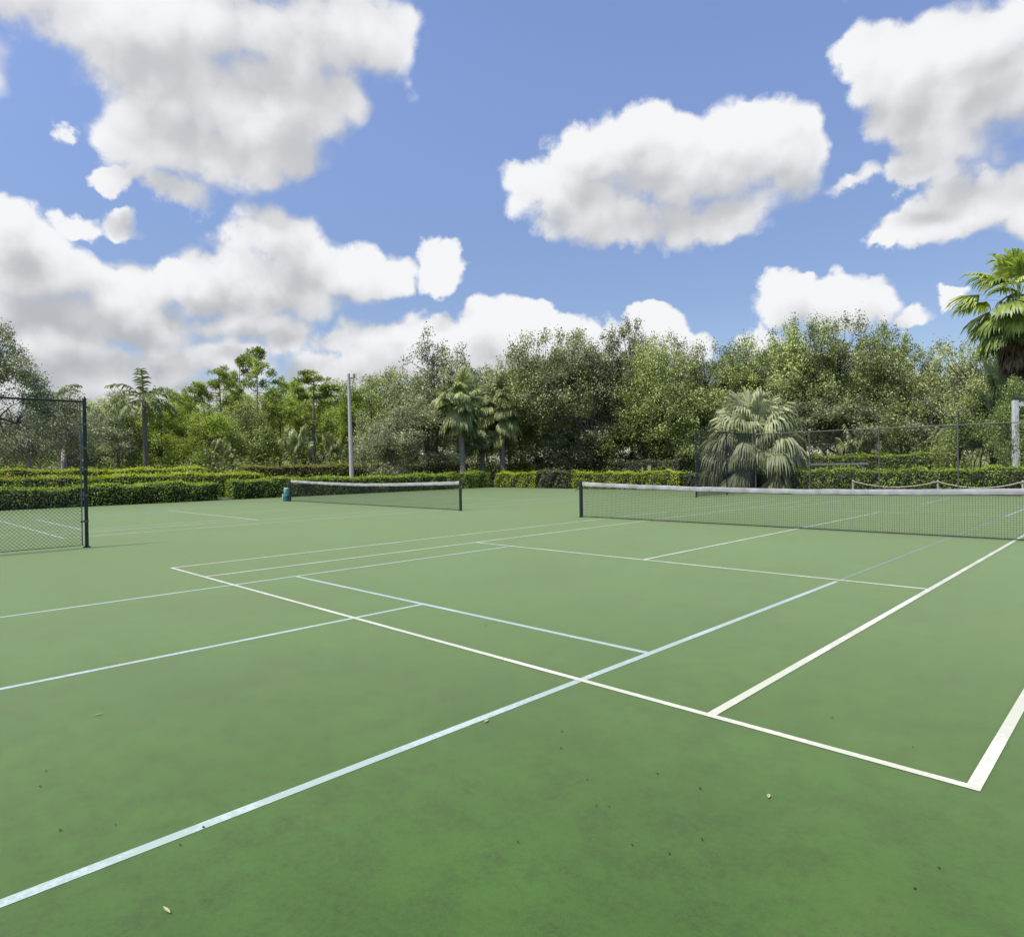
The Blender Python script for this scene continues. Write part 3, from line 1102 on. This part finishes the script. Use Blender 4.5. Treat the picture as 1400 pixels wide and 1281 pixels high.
def scrap(name, u, v, size, mat, label, cat, group, curl=.06, asp=.4):
    x, y = grd(u, v)
    m = MB()
    n = 6
    V, F = [], []
    for i in range(n + 1):
        t_ = i/n
        wd = math.sin(PI*min(.97, .06 + .9*t_))*size*asp
        z = .004 + size*curl*(t_ - .5)**2*2
        V += [(size*(t_ - .5), -wd*.5, z + wd*.25), (size*(t_ - .5), 0, z), (size*(t_ - .5), wd*.5, z + wd*.25)]
    for i in range(n):
        F += [(i*3, (i + 1)*3, (i + 1)*3 + 1, i*3 + 1), (i*3 + 1, (i + 1)*3 + 1, (i + 1)*3 + 2, i*3 + 2)]
    k = len(V)
    V += [(a, b_, c + .0015) for a, b_, c in V]
    F += [tuple(j + k for j in reversed(f)) for f in F]
    m.add(V, F)
    o = m.build(name, mat, loc=(x, y, .001))
    o.rotation_euler.z = r.uniform(0, 6.28)
    return tag(o, label, cat, group)


scrap('fallen_leaf', 665, 987, .05, 'dry_leaf', 'small pale dry leaf beside the long blue line', 'leaf', 'pale dry leaves on the court')
scrap('fallen_leaf', 1051, 1090, .042, 'dry_leaf', 'pale dry leaf lying outside the white baseline, left of its corner', 'leaf', 'pale dry leaves on the court')
scrap('fallen_leaf', 228, 1246, .055, 'dry_leaf', 'narrow pale dry leaf on the near green court below the blue line', 'leaf', 'pale dry leaves on the court', asp=.2)
scrap('fallen_leaf', 135, 978, .05, 'dry_leaf', 'pale dry leaf above the long blue line, at left', 'leaf', 'pale dry leaves on the court', asp=.25)
for (u, v, s) in ((82, 1136, .030), (63, 1055, .022), (55, 1076, .028), (278, 1132, .028), (246, 1156, .022), (767, 1024, .026), (768, 1001, .026), (803, 1067, .02), (899, 1059, .024), (957, 1079, .03),
                  (864, 1156, .022), (960, 1149, .024), (915, 1168, .024), (1284, 1188, .022), (1251, 1216, .024), (708, 1152, .018), (815, 1103, .02), (833, 1104, .018), (158, 1129, .018), (664, 856, .03), (1138, 982, .026), (1248, 1022, .022)):
    scrap('debris_speck', u, v, s*.52, 'speck', 'tiny dark speck of debris lying on the green court', 'debris', 'dark debris specks on the court', asp=.7)

# ------------------------------------------------------------------ trees and palms
BELT = 'trees and palms beyond the hedges'
T = [
    # key, name, u, depth, top row, width px, label
    ('oak_b', 'oak_tree', -26, 36, 428, 116, 'open grey-green oak at the far left edge above the fence rail'),
    ('pale_trunk', 'shade_tree', 88, 47, 545, 110, 'round grey-green tree with pale trunks just left of the divider post'),
    ('pale_trunk', 'shade_tree', 38, 50, 560, 100, 'low round tree with a pale trunk seen through the chain-link'),
    ('oak_b', 'oak_tree', 122, 58, 560, 90, 'low dull green tree just right of the divider post'),
    ('light_c', 'leafy_tree', 160, 72, 545, 66, 'yellow-green tree left of the feathery palm trunk'),
    ('light_a', 'leafy_tree', 222, 74, 546, 62, 'yellow-green tree right of the feathery palm'),
    ('light_b', 'leafy_tree', 250, 80, 540, 54, 'slender yellow-green tree below the first flat pine crown'),
    ('light_a', 'leafy_tree', 290, 70, 556, 60, 'yellow-green tree filling the gap under the pine group'),
    ('light_b', 'leafy_tree', 318, 84, 534, 54, 'slender yellow-green tree between the pine trunks'),
    ('light_c', 'leafy_tree', 345, 72, 552, 62, 'bushy yellow-green tree below the tallest pine'),
    ('light_a', 'leafy_tree', 382, 76, 535, 58, 'yellow-green tree right of the tallest pine'),
    ('light_b', 'leafy_tree', 404, 84, 528, 48, 'slim yellow-green tree left of the dark pine by the pole'),
    ('light_b', 'leafy_tree', 455, 78, 527, 54, 'slim yellow-green tree directly left of the tall pole'),
    ('light_a', 'leafy_tree', 489, 74, 520, 60, 'yellow-green tree directly right of the tall pole'),
    ('light_c', 'leafy_tree', 520, 80, 522, 62, 'yellow-green tree between the tall pole and the sparse oak'),
    ('light_b', 'leafy_tree', 543, 86, 512, 54, 'light green tree top showing left of the sparse oak'),
    ('light_a', 'leafy_tree', 634, 78, 512, 56, 'bright green tree top right of the sparse oak crown'),
    ('pine_c', 'pine_tree', 267, 76, 527, 50, 'lowest of the flat-topped pines at left'),
    ('pine_b', 'pine_tree', 302, 78, 507, 60, 'flat-topped pine second from left in the pine group'),
    ('pine_a', 'pine_tree', 331, 80, 491, 52, 'thin pine leaning close to the tallest pine'),
    ('pine_a', 'pine_tree', 352, 77, 477, 66, 'tallest pine with a flat bright crown against the clouds'),
    ('pine_c', 'pine_tree', 431, 70, 511, 76, 'full-crowned pine left of the tall pole'),
    ('pine_c', 'pine_tree', 238, 82, 541, 40, 'slim pine with a small crown left of the lowest flat-topped pine'),
    ('pine_b', 'pine_tree', 384, 80, 521, 44, 'slim pine just right of the tallest pine'),
    ('pine_c', 'pine_tree', 408, 76, 526, 44, 'slim pine left of the full-crowned pine'),
    ('pine_b', 'pine_tree', 166, 84, 548, 40, 'slim pine left of the feathery palm with the leaning trunk'),
    ('queen', 'feather_palm', 200, 64, 522, 84, 'feathery palm with a leaning bare trunk at left'),
    ('queen_small', 'feather_palm', 84, 74, 523, 74, 'small feathery palm top above the pale-trunked tree'),
    ('oak_a', 'oak_tree', 548, 64, 508, 110, 'olive green tree below the light tree tops, right of the pole'),
    ('sparse_oak', 'oak_tree', 598, 58, 452, 112, 'open oak whose thin crown rises above its neighbours, right of the pole'),
    ('oak_b', 'oak_tree', 585, 52, 545, 120, 'broad low grey-green tree under the open oak'),
    ('bush_grey', 'small_tree', 530, 50, 582, 92, 'small grey-green tree right of the tall pole above the hedge'),
    ('oak_d', 'oak_tree', 668, 68, 500, 76, 'dull green oak behind the paired palms'),
    ('sabal_a', 'fan_palm', 633, 50, 517, 74, 'left palm of the pair with drooping fan leaves over the hedge'),
    ('sabal_b', 'fan_palm', 688, 54, 527, 70, 'right palm of the pair with drooping fan leaves'),
    ('sabal_b', 'fan_palm', 660, 55, 556, 60, 'dark shorter fan palm between the paired palms'),
    ('oak_d', 'oak_tree', 712, 59, 478, 78, 'narrow oak right beside the paired palms'),
    ('oak_a', 'oak_tree', 752, 57, 446, 120, 'tall olive oak at the middle, first of the high group'),
    ('oak_b', 'oak_tree', 808, 55, 455, 122, 'broad grey-green oak above the long net post'),
    ('oak_d', 'oak_tree', 862, 58, 436, 72, 'tallest narrow oak right of the middle'),
    ('oak_c', 'oak_tree', 906, 54, 462, 112, 'bright green oak above the divider fence'),
    ('oak_a', 'oak_tree', 968, 60, 466, 104, 'green oak behind and left of the silvery fan palm'),
    ('oak_c', 'oak_tree', 1030, 56, 463, 108, 'oak standing behind the silvery fan palm'),
    ('bush_grey', 'small_tree', 776, 57, 566, 130, 'low grey drooping tree above the dark shrub'),
    ('bush_tree', 'small_tree', 882, 54, 556, 118, 'low bright tree above the yellow-green hedge'),
    ('bush_grey', 'small_tree', 836, 58, 545, 112, 'low grey-green tree between the dark shrub and the bright low tree'),
    ('bush_tree', 'small_tree', 942, 52, 545, 92, 'low bushy tree just left of the silvery fan palm'),
    ('bush_tree', 'small_tree', 738, 58, 572, 96, 'small tree right of the paired palms above the short hedge'),
    ('oak_c', 'oak_tree', 1098, 50, 438, 116, 'tall olive oak right of the silvery fan palm'),
    ('oak_a', 'oak_tree', 1156, 47, 430, 124, 'tallest dense oak on the right with a pointed top'),
    ('oak_c', 'oak_tree', 1214, 50, 446, 92, 'oak on the right side of the dense tall oak'),
    ('oak_b', 'oak_tree', 1150, 45.5, 540, 150, 'low dense tree in front of the tallest right oak'),
    ('oak_d', 'oak_tree', 1262, 48, 474, 72, 'narrow oak in the dip between the right oaks and the tall palm'),
    ('oak_a', 'oak_tree', 1308, 44, 462, 116, 'dark spreading oak left of the tall palm'),
    ('oak_d', 'oak_tree', 1362, 46, 470, 104, 'oak behind the tall palm at right'),
    ('pale_trunk', 'shade_tree', 1277, 43, 545, 110, 'small tree with a pale trunk behind the back fence'),
    ('oak_c', 'oak_tree', 1430, 42, 480, 150, 'oak cut by the right edge behind the white light pole'),
    ('bush_tree', 'small_tree', 1345, 34.2, 548, 108, 'bright leafy shrub tree left of the white light pole'),
    ('bush_tree', 'small_tree', 1236, 43.5, 560, 90, 'small green tree between the pale trunk and the low dense tree'),
    ('bush_tree', 'small_tree', 1432, 35, 556, 110, 'leafy shrub tree cut by the right edge at the light pole'),
    ('bush_tree', 'small_tree', 1398, 30.2, 528, 80, 'bushy tree hiding the tall palm trunk at the right edge'),
    ('oak_b', 'oak_tree', 1400, 33.8, 520, 110, 'grey-green tree behind the tall palm trunk'),
    ('palmetto', 'palmetto', 408, 62, 590, 62, 'low fan-leaved palmetto left of the tall pole'),
    ('palmetto', 'palmetto', 300, 66, 606, 46, 'low pale palmetto under the pine group'),
    ('palmetto', 'palmetto', 508, 58, 592, 50, 'low palmetto right of the tall pole'),
    ('palmetto', 'palmetto', 456, 64, 600, 44, 'low palmetto just left of the tall pole base'),
    ('palmetto', 'palmetto', 1172, 42.5, 588, 62, 'low palmetto behind the back fence by the pale rail'),
]
for i, (k, nm, u, d, v, w, lab) in enumerate(T):
    plant(k, nm, u, d, v, lab, 'palm' if 'palm' in nm else 'tree', BELT, w, rz=(i*2.39996) % 6.283)

# second row of trees standing behind, filling the belt
BACK = [(-60, 80, 540, 'oak_b'), (20, 84, 560, 'oak_a'), (70, 92, 566, 'light_a'), (110, 88, 560, 'light_c'), (185, 92, 560, 'light_a'), (272, 96, 552, 'light_c'), (362, 94, 548, 'light_b'), (425, 96, 540, 'light_a'),
        (470, 92, 538, 'light_c'), (505, 96, 534, 'light_b'), (570, 88, 516, 'oak_c'), (655, 86, 512, 'oak_a'), (700, 80, 506, 'oak_b'), (735, 78, 486, 'oak_d'), (780, 80, 478, 'oak_c'), (835, 78, 478, 'oak_a'), (885, 80, 480, 'oak_b'), (938, 78, 484, 'oak_d'),
        (1000, 80, 484, 'oak_a'), (1062, 74, 476, 'oak_c'), (1128, 74, 466, 'oak_b'), (1186, 74, 464, 'oak_d'), (1240, 72, 500, 'oak_c'), (1290, 70, 498, 'oak_a'), (1340, 72, 492, 'oak_b'), (1400, 70, 490, 'oak_c'), (1470, 66, 490, 'oak_a')]
BACK += [(140, 78, 548, 'light_a'), (176, 84, 552, 'light_c'), (236, 86, 538, 'light_a'), (330, 98, 530, 'light_c'), (398, 88, 524, 'light_a'), (520, 98, 520, 'light_a')]
for i, (u, d, v, k) in enumerate(BACK):
    if u < 560:
        lab = 'pale green woodland tree in the far row behind the pines and hedges'
    else:
        lab = 'woodland tree in the far row behind the oaks'
    plant(k, 'woodland_tree', u, d, v, lab, 'tree', 'far row of pale trees' if u < 560 else 'far row of oaks', 100 if u > 560 else 74, rz=(i*1.7) % 6.28)

# silvery young fan palm by the back fence
make_proto('silver', sabal(51, .55, n=92, pet=1.5, blade=1.0, mat='silver_leaf', lo=-.35, hi=1.35, width=.042, nseg=22, boots=False, tipdroop=1.1, droop=.9, tr=.3), 'fronds')
plant('silver', 'fan_palm', 1032, 37.2, 545, 'full silvery fan palm without a trunk beside the back fence', 'palm', BELT, 146, rz=.6)

# tall palm at the right edge
x, y = at(1396, 31.5)
th = ztop(1396, 418, 31.5)
big = sabal(61, th, n=46, pet=1.5, blade=1.3, mat='fan_leaf', tr=.21, lo=-.8, hi=1.5, width=.065, nseg=28, tipdroop=.7, droop=.7)
make_proto('big', big, 'fronds')
bp = empty('fan_palm', (x, y, -.05), 'tall palm with broad fan leaves and a brown skirt at the right edge', 'palm', BELT, 1.1)
link_mesh('fronds', big['crown_me'], bp)
link_mesh('trunk', big['mb_me'], bp)
link_mesh('leaf_bases', big['boots_me'], bp)
r = np.random.default_rng(9)
Q = []
for i in range(34):
    fr = fan_frond(r, np.array([0, 0, th - r.uniform(.3, 1.9)]), i*2.39996, r.uniform(-1.3, -.75), .9, 1.05, 18, .045, .9, 1.1, 1.6)
    Q.append(fr)
Q = np.concatenate(Q)
link_mesh('dead_skirt', quads_mesh('dead_skirt', Q, 'dead_leaf', np.clip(r.normal(.5, .22, len(Q)), 0, 1)), bp)
plant('palmetto', 'palmetto', 1385, 33.5, 505, 'bright fan leaves of a shorter palm under the tall palm', 'palm', BELT, 96)


# ------------------------------------------------------------------ uncountable greenery
def scatter(name, n_clump, urange, drange, hfun, crad, nl, ls, mat, seed):
    r = np.random.default_rng(seed)
    P = []
    for i in range(n_clump):
        u = r.uniform(*urange)
        d = r.uniform(*drange)
        x, y = at(u, d)
        z = hfun(u, d, r)
        n = int(nl*r.uniform(.5, 1.4))
        P.append(np.array([x, y, z]) + r.normal(size=(n, 3))*[crad, crad, crad*.6])
    P = np.concatenate(P)
    P[:, 2] = np.abs(P[:, 2]) + .03
    Q = leaf_quads(P, ls, r, up=.4, droop=.2)
    o = link_mesh(name, quads_mesh(name, Q, mat, np.clip(r.normal(.5, .22, len(P)), 0, 1)))
    return tag(o, kind='stuff')


scatter('undergrowth', 2200, (-160, 1560), (54, 92), lambda u, d, r: r.uniform(.1, 1) * (1.3 + 1.7*r.uniform(0, 1)), .8, 42, .24, 'understory', 71)
scatter('woods', 4200, (-420, 1820), (104, 135), lambda u, d, r: r.uniform(0, 1)**.8*(8.0 + 4.5*min(1, max(0, (u - 350)/600))), 1.25, 34, .42, 'woods_leaf', 72)

# ------------------------------------------------------------------ sky and sun
CLOUD_LIT = (.60, .60, .608)
CLOUD_GREY = (.36, .368, .38)
SKY_SAT, SKY_HUE, SKY_VAL = .98, .511, 1.0
EXPO = 0.65
SUN_EL = math.radians(62)
SUN_AZ = math.atan2(-.20, -.98)           # measured clockwise from +Y
sd = Vector((math.sin(SUN_AZ)*math.cos(SUN_EL), math.cos(SUN_AZ)*math.cos(SUN_EL), math.sin(SUN_EL)))
sun = bpy.data.lights.new('sun', 'SUN')
sun.energy = 3.7
sun.angle = math.radians(.53)
sun.color = (1.0, .955, .88)
so = bpy.data.objects.new('sun', sun)
COL.objects.link(so)
so.rotation_euler = sd.to_track_quat('Z', 'Y').to_euler()
so.location = (0, 0, 60)

world = bpy.data.worlds.new('World')
SC.world = world
world.use_nodes = True
wt = world.node_tree
N, L = wt.nodes, wt.links
bg = N['Background']
SKY_STR = .13
bg.inputs['Strength'].default_value = SKY_STR
sky = N.new('ShaderNodeTexSky')
sky.sky_type = 'NISHITA'
sky.sun_disc = False
sky.sun_elevation = SUN_EL
sky.sun_rotation = SUN_AZ % (2*PI)
sky.air_density = 1.0
sky.dust_density = .35
sky.ozone_density = 2.6


def azel(u, v):
    d = unit(ray(u, v))
    return math.atan2(d[0], d[1]), math.asin(d[2])


# every cumulus is a cluster of soft puffs given as (photo column, row, half width, half height)
PUFFS = [
    # high bank, upper left
    (60, 15, 150, 75), (190, 30, 150, 95), (320, 30, 190, 90), (440, 40, 130, 100), (505, 55, 70, 75), (270, 130, 150, 95), (400, 140, 100, 95), (460, 150, 62, 62), (400, 205, 62, 46), (250, 205, 130, 55), (350, 215, 75, 45), (160, 235, 60, 22), (240, 265, 66, 30, .14),
    (78, 177, 34, 22, .42),
    # middle left cumulus
    (395, 320, 72, 62), (300, 368, 100, 52), (380, 372, 120, 62), (465, 365, 75, 48), (510, 370, 50, 34), (240, 375, 55, 36), (340, 405, 130, 32),
    # grey bank at left
    (30, 320, 75, 52), (105, 302, 38, 26, .12), (160, 296, 40, 26, .22), (60, 375, 130, 60), (150, 400, 110, 46), (60, 445, 150, 55), (200, 450, 140, 48), (90, 505, 170, 50), (260, 490, 130, 45), (395, 460, 46, 38, .12), (330, 440, 60, 22), (180, 545, 260, 40),
    # small torn puff
    (590, 356, 26, 38, .12), (618, 352, 26, 28, .2), (598, 374, 44, 24, .14),
    # low row behind the trees
    (535, 462, 82, 40), (600, 445, 48, 26), (470, 505, 80, 30), (420, 520, 60, 34, .1), (665, 435, 36, 28), (705, 455, 52, 38), (755, 445, 40, 24), (800, 462, 60, 32), (880, 440, 34, 18), (860, 462, 80, 30), (620, 500, 150, 44), (760, 500, 130, 44), (700, 470, 120, 40), (830, 480, 120, 40), (925, 470, 70, 26, .1), (560, 480, 110, 44), (480, 470, 60, 30, .1),
    # big middle right cumulus
    (750, 255, 62, 48), (800, 225, 66, 62), (870, 205, 80, 60), (900, 250, 130, 70), (800, 285, 92, 55), (850, 310, 80, 30), (985, 225, 88, 75), (1045, 190, 68, 66), (1080, 220, 56, 82), (960, 290, 120, 42), (1010, 160, 30, 24),
    # right bank
    (1185, 95, 52, 60), (1250, 100, 92, 72), (1250, 160, 92, 52), (1340, 60, 95, 70), (1380, 120, 110, 90), (1300, 190, 92, 58), (1260, 232, 52, 22), (1345, 265, 92, 44), (1290, 290, 92, 36), (1235, 316, 60, 20, .15), (1400, 255, 80, 60), (1165, 246, 84, 26, .36),
    # small right cloud
    (1085, 395, 58, 34), (1140, 390, 62, 34), (1195, 402, 44, 36), (1130, 420, 95, 26), (1100, 375, 30, 16), (1240, 436, 50, 22, .34), (1050, 465, 80, 20, .25), (1315, 405, 32, 20, .36), (1290, 300, 90, 32),
    # beyond the frame
    (-150, 60, 170, 90), (-200, 330, 200, 120), (1560, 120, 170, 130), (1600, 360, 150, 60), (300, -160, 300, 120), (1300, -120, 200, 90),
]

def density_group(name, puffs, soft):
    ng = bpy.data.node_groups.new(name, 'ShaderNodeTree')
    ng.interface.new_socket('Position', in_out='INPUT', socket_type='NodeSocketVector')
    ng.interface.new_socket('Density', in_out='OUTPUT', socket_type='NodeSocketFloat')
    gN, gL = ng.nodes, ng.links
    gi, go = gN.new('NodeGroupInput'), gN.new('NodeGroupOutput')
    acc = None
    for pf in puffs:
        u, v, hw_, hh_ = pf[:4]
        a0, e0 = azel(u, v)
        a1, _ = azel(u + hw_, v)
        _, e1 = azel(u, v - hh_)
        sa, se = 1/abs(a1 - a0), 1/abs(e1 - e0)
        ma = gN.new('ShaderNodeVectorMath')
        ma.operation = 'MULTIPLY_ADD'
        ma.inputs[1].default_value = (sa, se, 0)
        ma.inputs[2].default_value = (-a0*sa, -e0*se, 0)
        gL.new(gi.outputs[0], ma.inputs[0])
        ln = gN.new('ShaderNodeVectorMath')
        ln.operation = 'LENGTH'
        gL.new(ma.outputs[0], ln.inputs[0])
        if len(pf) > 4:
            ad = gN.new('ShaderNodeMath')
            ad.operation = 'ADD'
            ad.inputs[1].default_value = pf[4]
            gL.new(ln.outputs['Value'], ad.inputs[0])
            ln = ad
        if acc is None:
            acc = ln.outputs[0] if ln.bl_idname == 'ShaderNodeMath' else ln.outputs['Value']
        else:
            mn = gN.new('ShaderNodeMath')
            mn.operation = 'SMOOTH_MIN'
            mn.inputs[2].default_value = soft
            gL.new(acc, mn.inputs[0])
            gL.new(ln.outputs[0] if ln.bl_idname == 'ShaderNodeMath' else ln.outputs['Value'], mn.inputs[1])
            acc = mn.outputs[0]
    inv = gN.new('ShaderNodeMath')
    inv.operation = 'SUBTRACT'
    inv.inputs[0].default_value = 1.0
    gL.new(acc, inv.inputs[1])
    gL.new(inv.outputs[0], go.inputs[0])
    return ng


ng_all = density_group('cumulus_density', PUFFS, .22)
ng_big = density_group('cumulus_bulk', [p for p in PUFFS if p[2]*p[3] > 1000], .3)


def vmath(op, a, b=None):
    n = N.new('ShaderNodeVectorMath')
    n.operation = op
    for i, x in enumerate((a, b)):
        if x is None:
            continue
        if isinstance(x, (tuple, list)):
            n.inputs[i].default_value = x
        elif isinstance(x, float):
            n.inputs['Scale'].default_value = x
        else:
            L.new(x, n.inputs[i])
    return n.outputs['Value'] if op in ('LENGTH', 'DOT_PRODUCT') else n.outputs[0]


def fmath(op, a, b=None, c=None):
    n = N.new('ShaderNodeMath')
    n.operation = op
    for i, x in enumerate((a, b, c)):
        if x is None:
            continue
        if isinstance(x, (int, float)):
            n.inputs[i].default_value = x
        else:
            L.new(x, n.inputs[i])
    return n.outputs[0]


def smooth(x, lo, hi, o0=0.0, o1=1.0):
    n = N.new('ShaderNodeMapRange')
    n.interpolation_type = 'SMOOTHSTEP'
    L.new(x, n.inputs['Value'])
    n.inputs['From Min'].default_value = lo
    n.inputs['From Max'].default_value = hi
    n.inputs['To Min'].default_value = o0
    n.inputs['To Max'].default_value = o1
    return n.outputs[0]


def wnoise(vec, scale, detail, rough, color=False):
    n = N.new('ShaderNodeTexNoise')
    n.inputs['Scale'].default_value = scale
    n.inputs['Detail'].default_value = detail
    n.inputs['Roughness'].default_value = rough
    L.new(vec, n.inputs['Vector'])
    return n.outputs['Color'] if color else n.outputs['Fac']


def wmix(f, a, b):
    x = N.new('ShaderNodeMix')
    x.data_type = 'RGBA'
    if isinstance(f, (int, float)):
        x.inputs[0].default_value = f
    else:
        L.new(f, x.inputs[0])
    for s, v in ((x.inputs[6], a), (x.inputs[7], b)):
        if isinstance(v, tuple):
            s.default_value = (*v, 1)
        else:
            L.new(v, s)
    return x.outputs[2]


tc = N.new('ShaderNodeTexCoord')
sep = N.new('ShaderNodeSeparateXYZ')
L.new(tc.outputs['Generated'], sep.inputs[0])
az = fmath('ARCTAN2', sep.outputs[0], sep.outputs[1])
el = fmath('ARCSINE', sep.outputs[2])
comb = N.new('ShaderNodeCombineXYZ')
L.new(az, comb.inputs[0])
L.new(el, comb.inputs[1])
P0 = comb.outputs[0]
gen = tc.outputs['Generated']
# billowing: the puffs' outlines are pushed about by turbulence
wn1 = wnoise(gen, 8.0, 4, .55, True)
wn2 = wnoise(gen, 30.0, 6, .66, True)
f1 = fmath('SUBTRACT', wn1.node.outputs['Fac'], .5)
f2 = fmath('SUBTRACT', wn2.node.outputs['Fac'], .5)
warp1 = vmath('SCALE', vmath('SUBTRACT', wn1, (.5, .5, .5)), .11)
warp2 = vmath('SCALE', vmath('SUBTRACT', wn2, (.5, .5, .5)), .030)
PW = vmath('ADD', vmath('ADD', P0, warp1), warp2)


def dens(pos, ng):
    g = N.new('ShaderNodeGroup')
    g.node_tree = ng
    L.new(pos, g.inputs[0])
    return g.outputs[0]


def lobes(vec, scale):
    n = N.new('ShaderNodeTexVoronoi')
    n.feature = 'F1'
    n.inputs['Scale'].default_value = scale
    L.new(vec, n.inputs['Vector'])
    return fmath('SUBTRACT', .48, n.outputs['Distance'])


gw = vmath('ADD', gen, vmath('ADD', vmath('SCALE', warp1, .28), vmath('SCALE', warp2, .55)))


def billow(vec):
    # rounded heads on rounded heads, roughened by turbulence
    b_ = fmath('MULTIPLY', lobes(vec, 11.0), .62)
    b_ = fmath('MULTIPLY_ADD', lobes(vec, 27.0), .34, b_)
    return b_


turb = fmath('SUBTRACT', wnoise(gen, 14.0, 5, .6), .5)
bil = billow(gw)
fb = fmath('MULTIPLY_ADD', turb, .45, bil)
D0 = dens(PW, ng_all)
Dn = fmath('MULTIPLY_ADD', f2, .20, fmath('MULTIPLY_ADD', fb, .85, fmath('ADD', D0, .07)))
# light comes from above: cloud overhead of a point greys it, so bases are flat and grey
PL = vmath('ADD', vmath('ADD', P0, vmath('SCALE', warp1, .8)), (-.010, .050, 0))
D1 = dens(PL, ng_big)
occ = fmath('MULTIPLY_ADD', f2, -.34, fmath('MULTIPLY_ADD', fb, -.42, fmath('MULTIPLY', D1, .80)))
fo = billow(vmath('ADD', gw, (-.008, -.008, .018)))
occ = fmath('MULTIPLY_ADD', fmath('SUBTRACT', fo, bil), .62, occ)
grey = smooth(occ, -.16, .86)
# the low grey bank and the hazy horizon
lowf = smooth(el, .34, .05)
lowf = fmath('MULTIPLY', lowf, smooth(az, -.75, -1.15))
grey = fmath('MINIMUM', fmath('MULTIPLY_ADD', fmath('MULTIPLY', lowf, grey), .42, grey), 1.5)
alpha = smooth(Dn, -.03, .18)
L.new(fmath('MULTIPLY_ADD', grey, .30, .27), alpha.node.inputs['From Max'])
k = 1/SKY_STR
ccol = wmix(0.0, (0, 0, 0), (0, 0, 0))
mxn = ccol.node
mxn.clamp_factor = False
L.new(grey, mxn.inputs[0])
mxn.inputs[6].default_value = (CLOUD_LIT[0]*k, CLOUD_LIT[1]*k, CLOUD_LIT[2]*k, 1)
mxn.inputs[7].default_value = (CLOUD_GREY[0]*k, CLOUD_GREY[1]*k, CLOUD_GREY[2]*k, 1)
ccol = wmix(smooth(el, .22, .02, 0, .45), ccol, (.40*k, .41*k, .43*k))
hs = N.new('ShaderNodeHueSaturation')
hs.inputs['Saturation'].default_value = SKY_SAT
hs.inputs['Hue'].default_value = SKY_HUE
hs.inputs['Value'].default_value = SKY_VAL
L.new(sky.outputs[0], hs.inputs['Color'])
skyc = hs.outputs['Color']
# thin haze near the horizon
skyc = vmath('SCALE', skyc, 1.0)
L.new(smooth(el, .10, .60, .62, 1.0), skyc.node.inputs['Scale'])
skyc = wmix(smooth(el, .16, .0, 0, .25), skyc, (.44*k, .50*k, .58*k))
L.new(wmix(fmath('MULTIPLY', alpha, .97), skyc, ccol), bg.inputs['Color'])

SC.view_settings.view_transform = 'Standard'
SC.view_settings.look = 'None'
SC.view_settings.exposure = EXPO
SC.view_settings.gamma = 1
SC.view_settings.use_curve_mapping = False
world.cycles.sampling_method = 'NONE'
SC.cycles.max_bounces = 5
SC.cycles.diffuse_bounces = 3
SC.cycles.transmission_bounces = 4
SC.cycles.use_denoising = True
SC.render.film_transparent = False
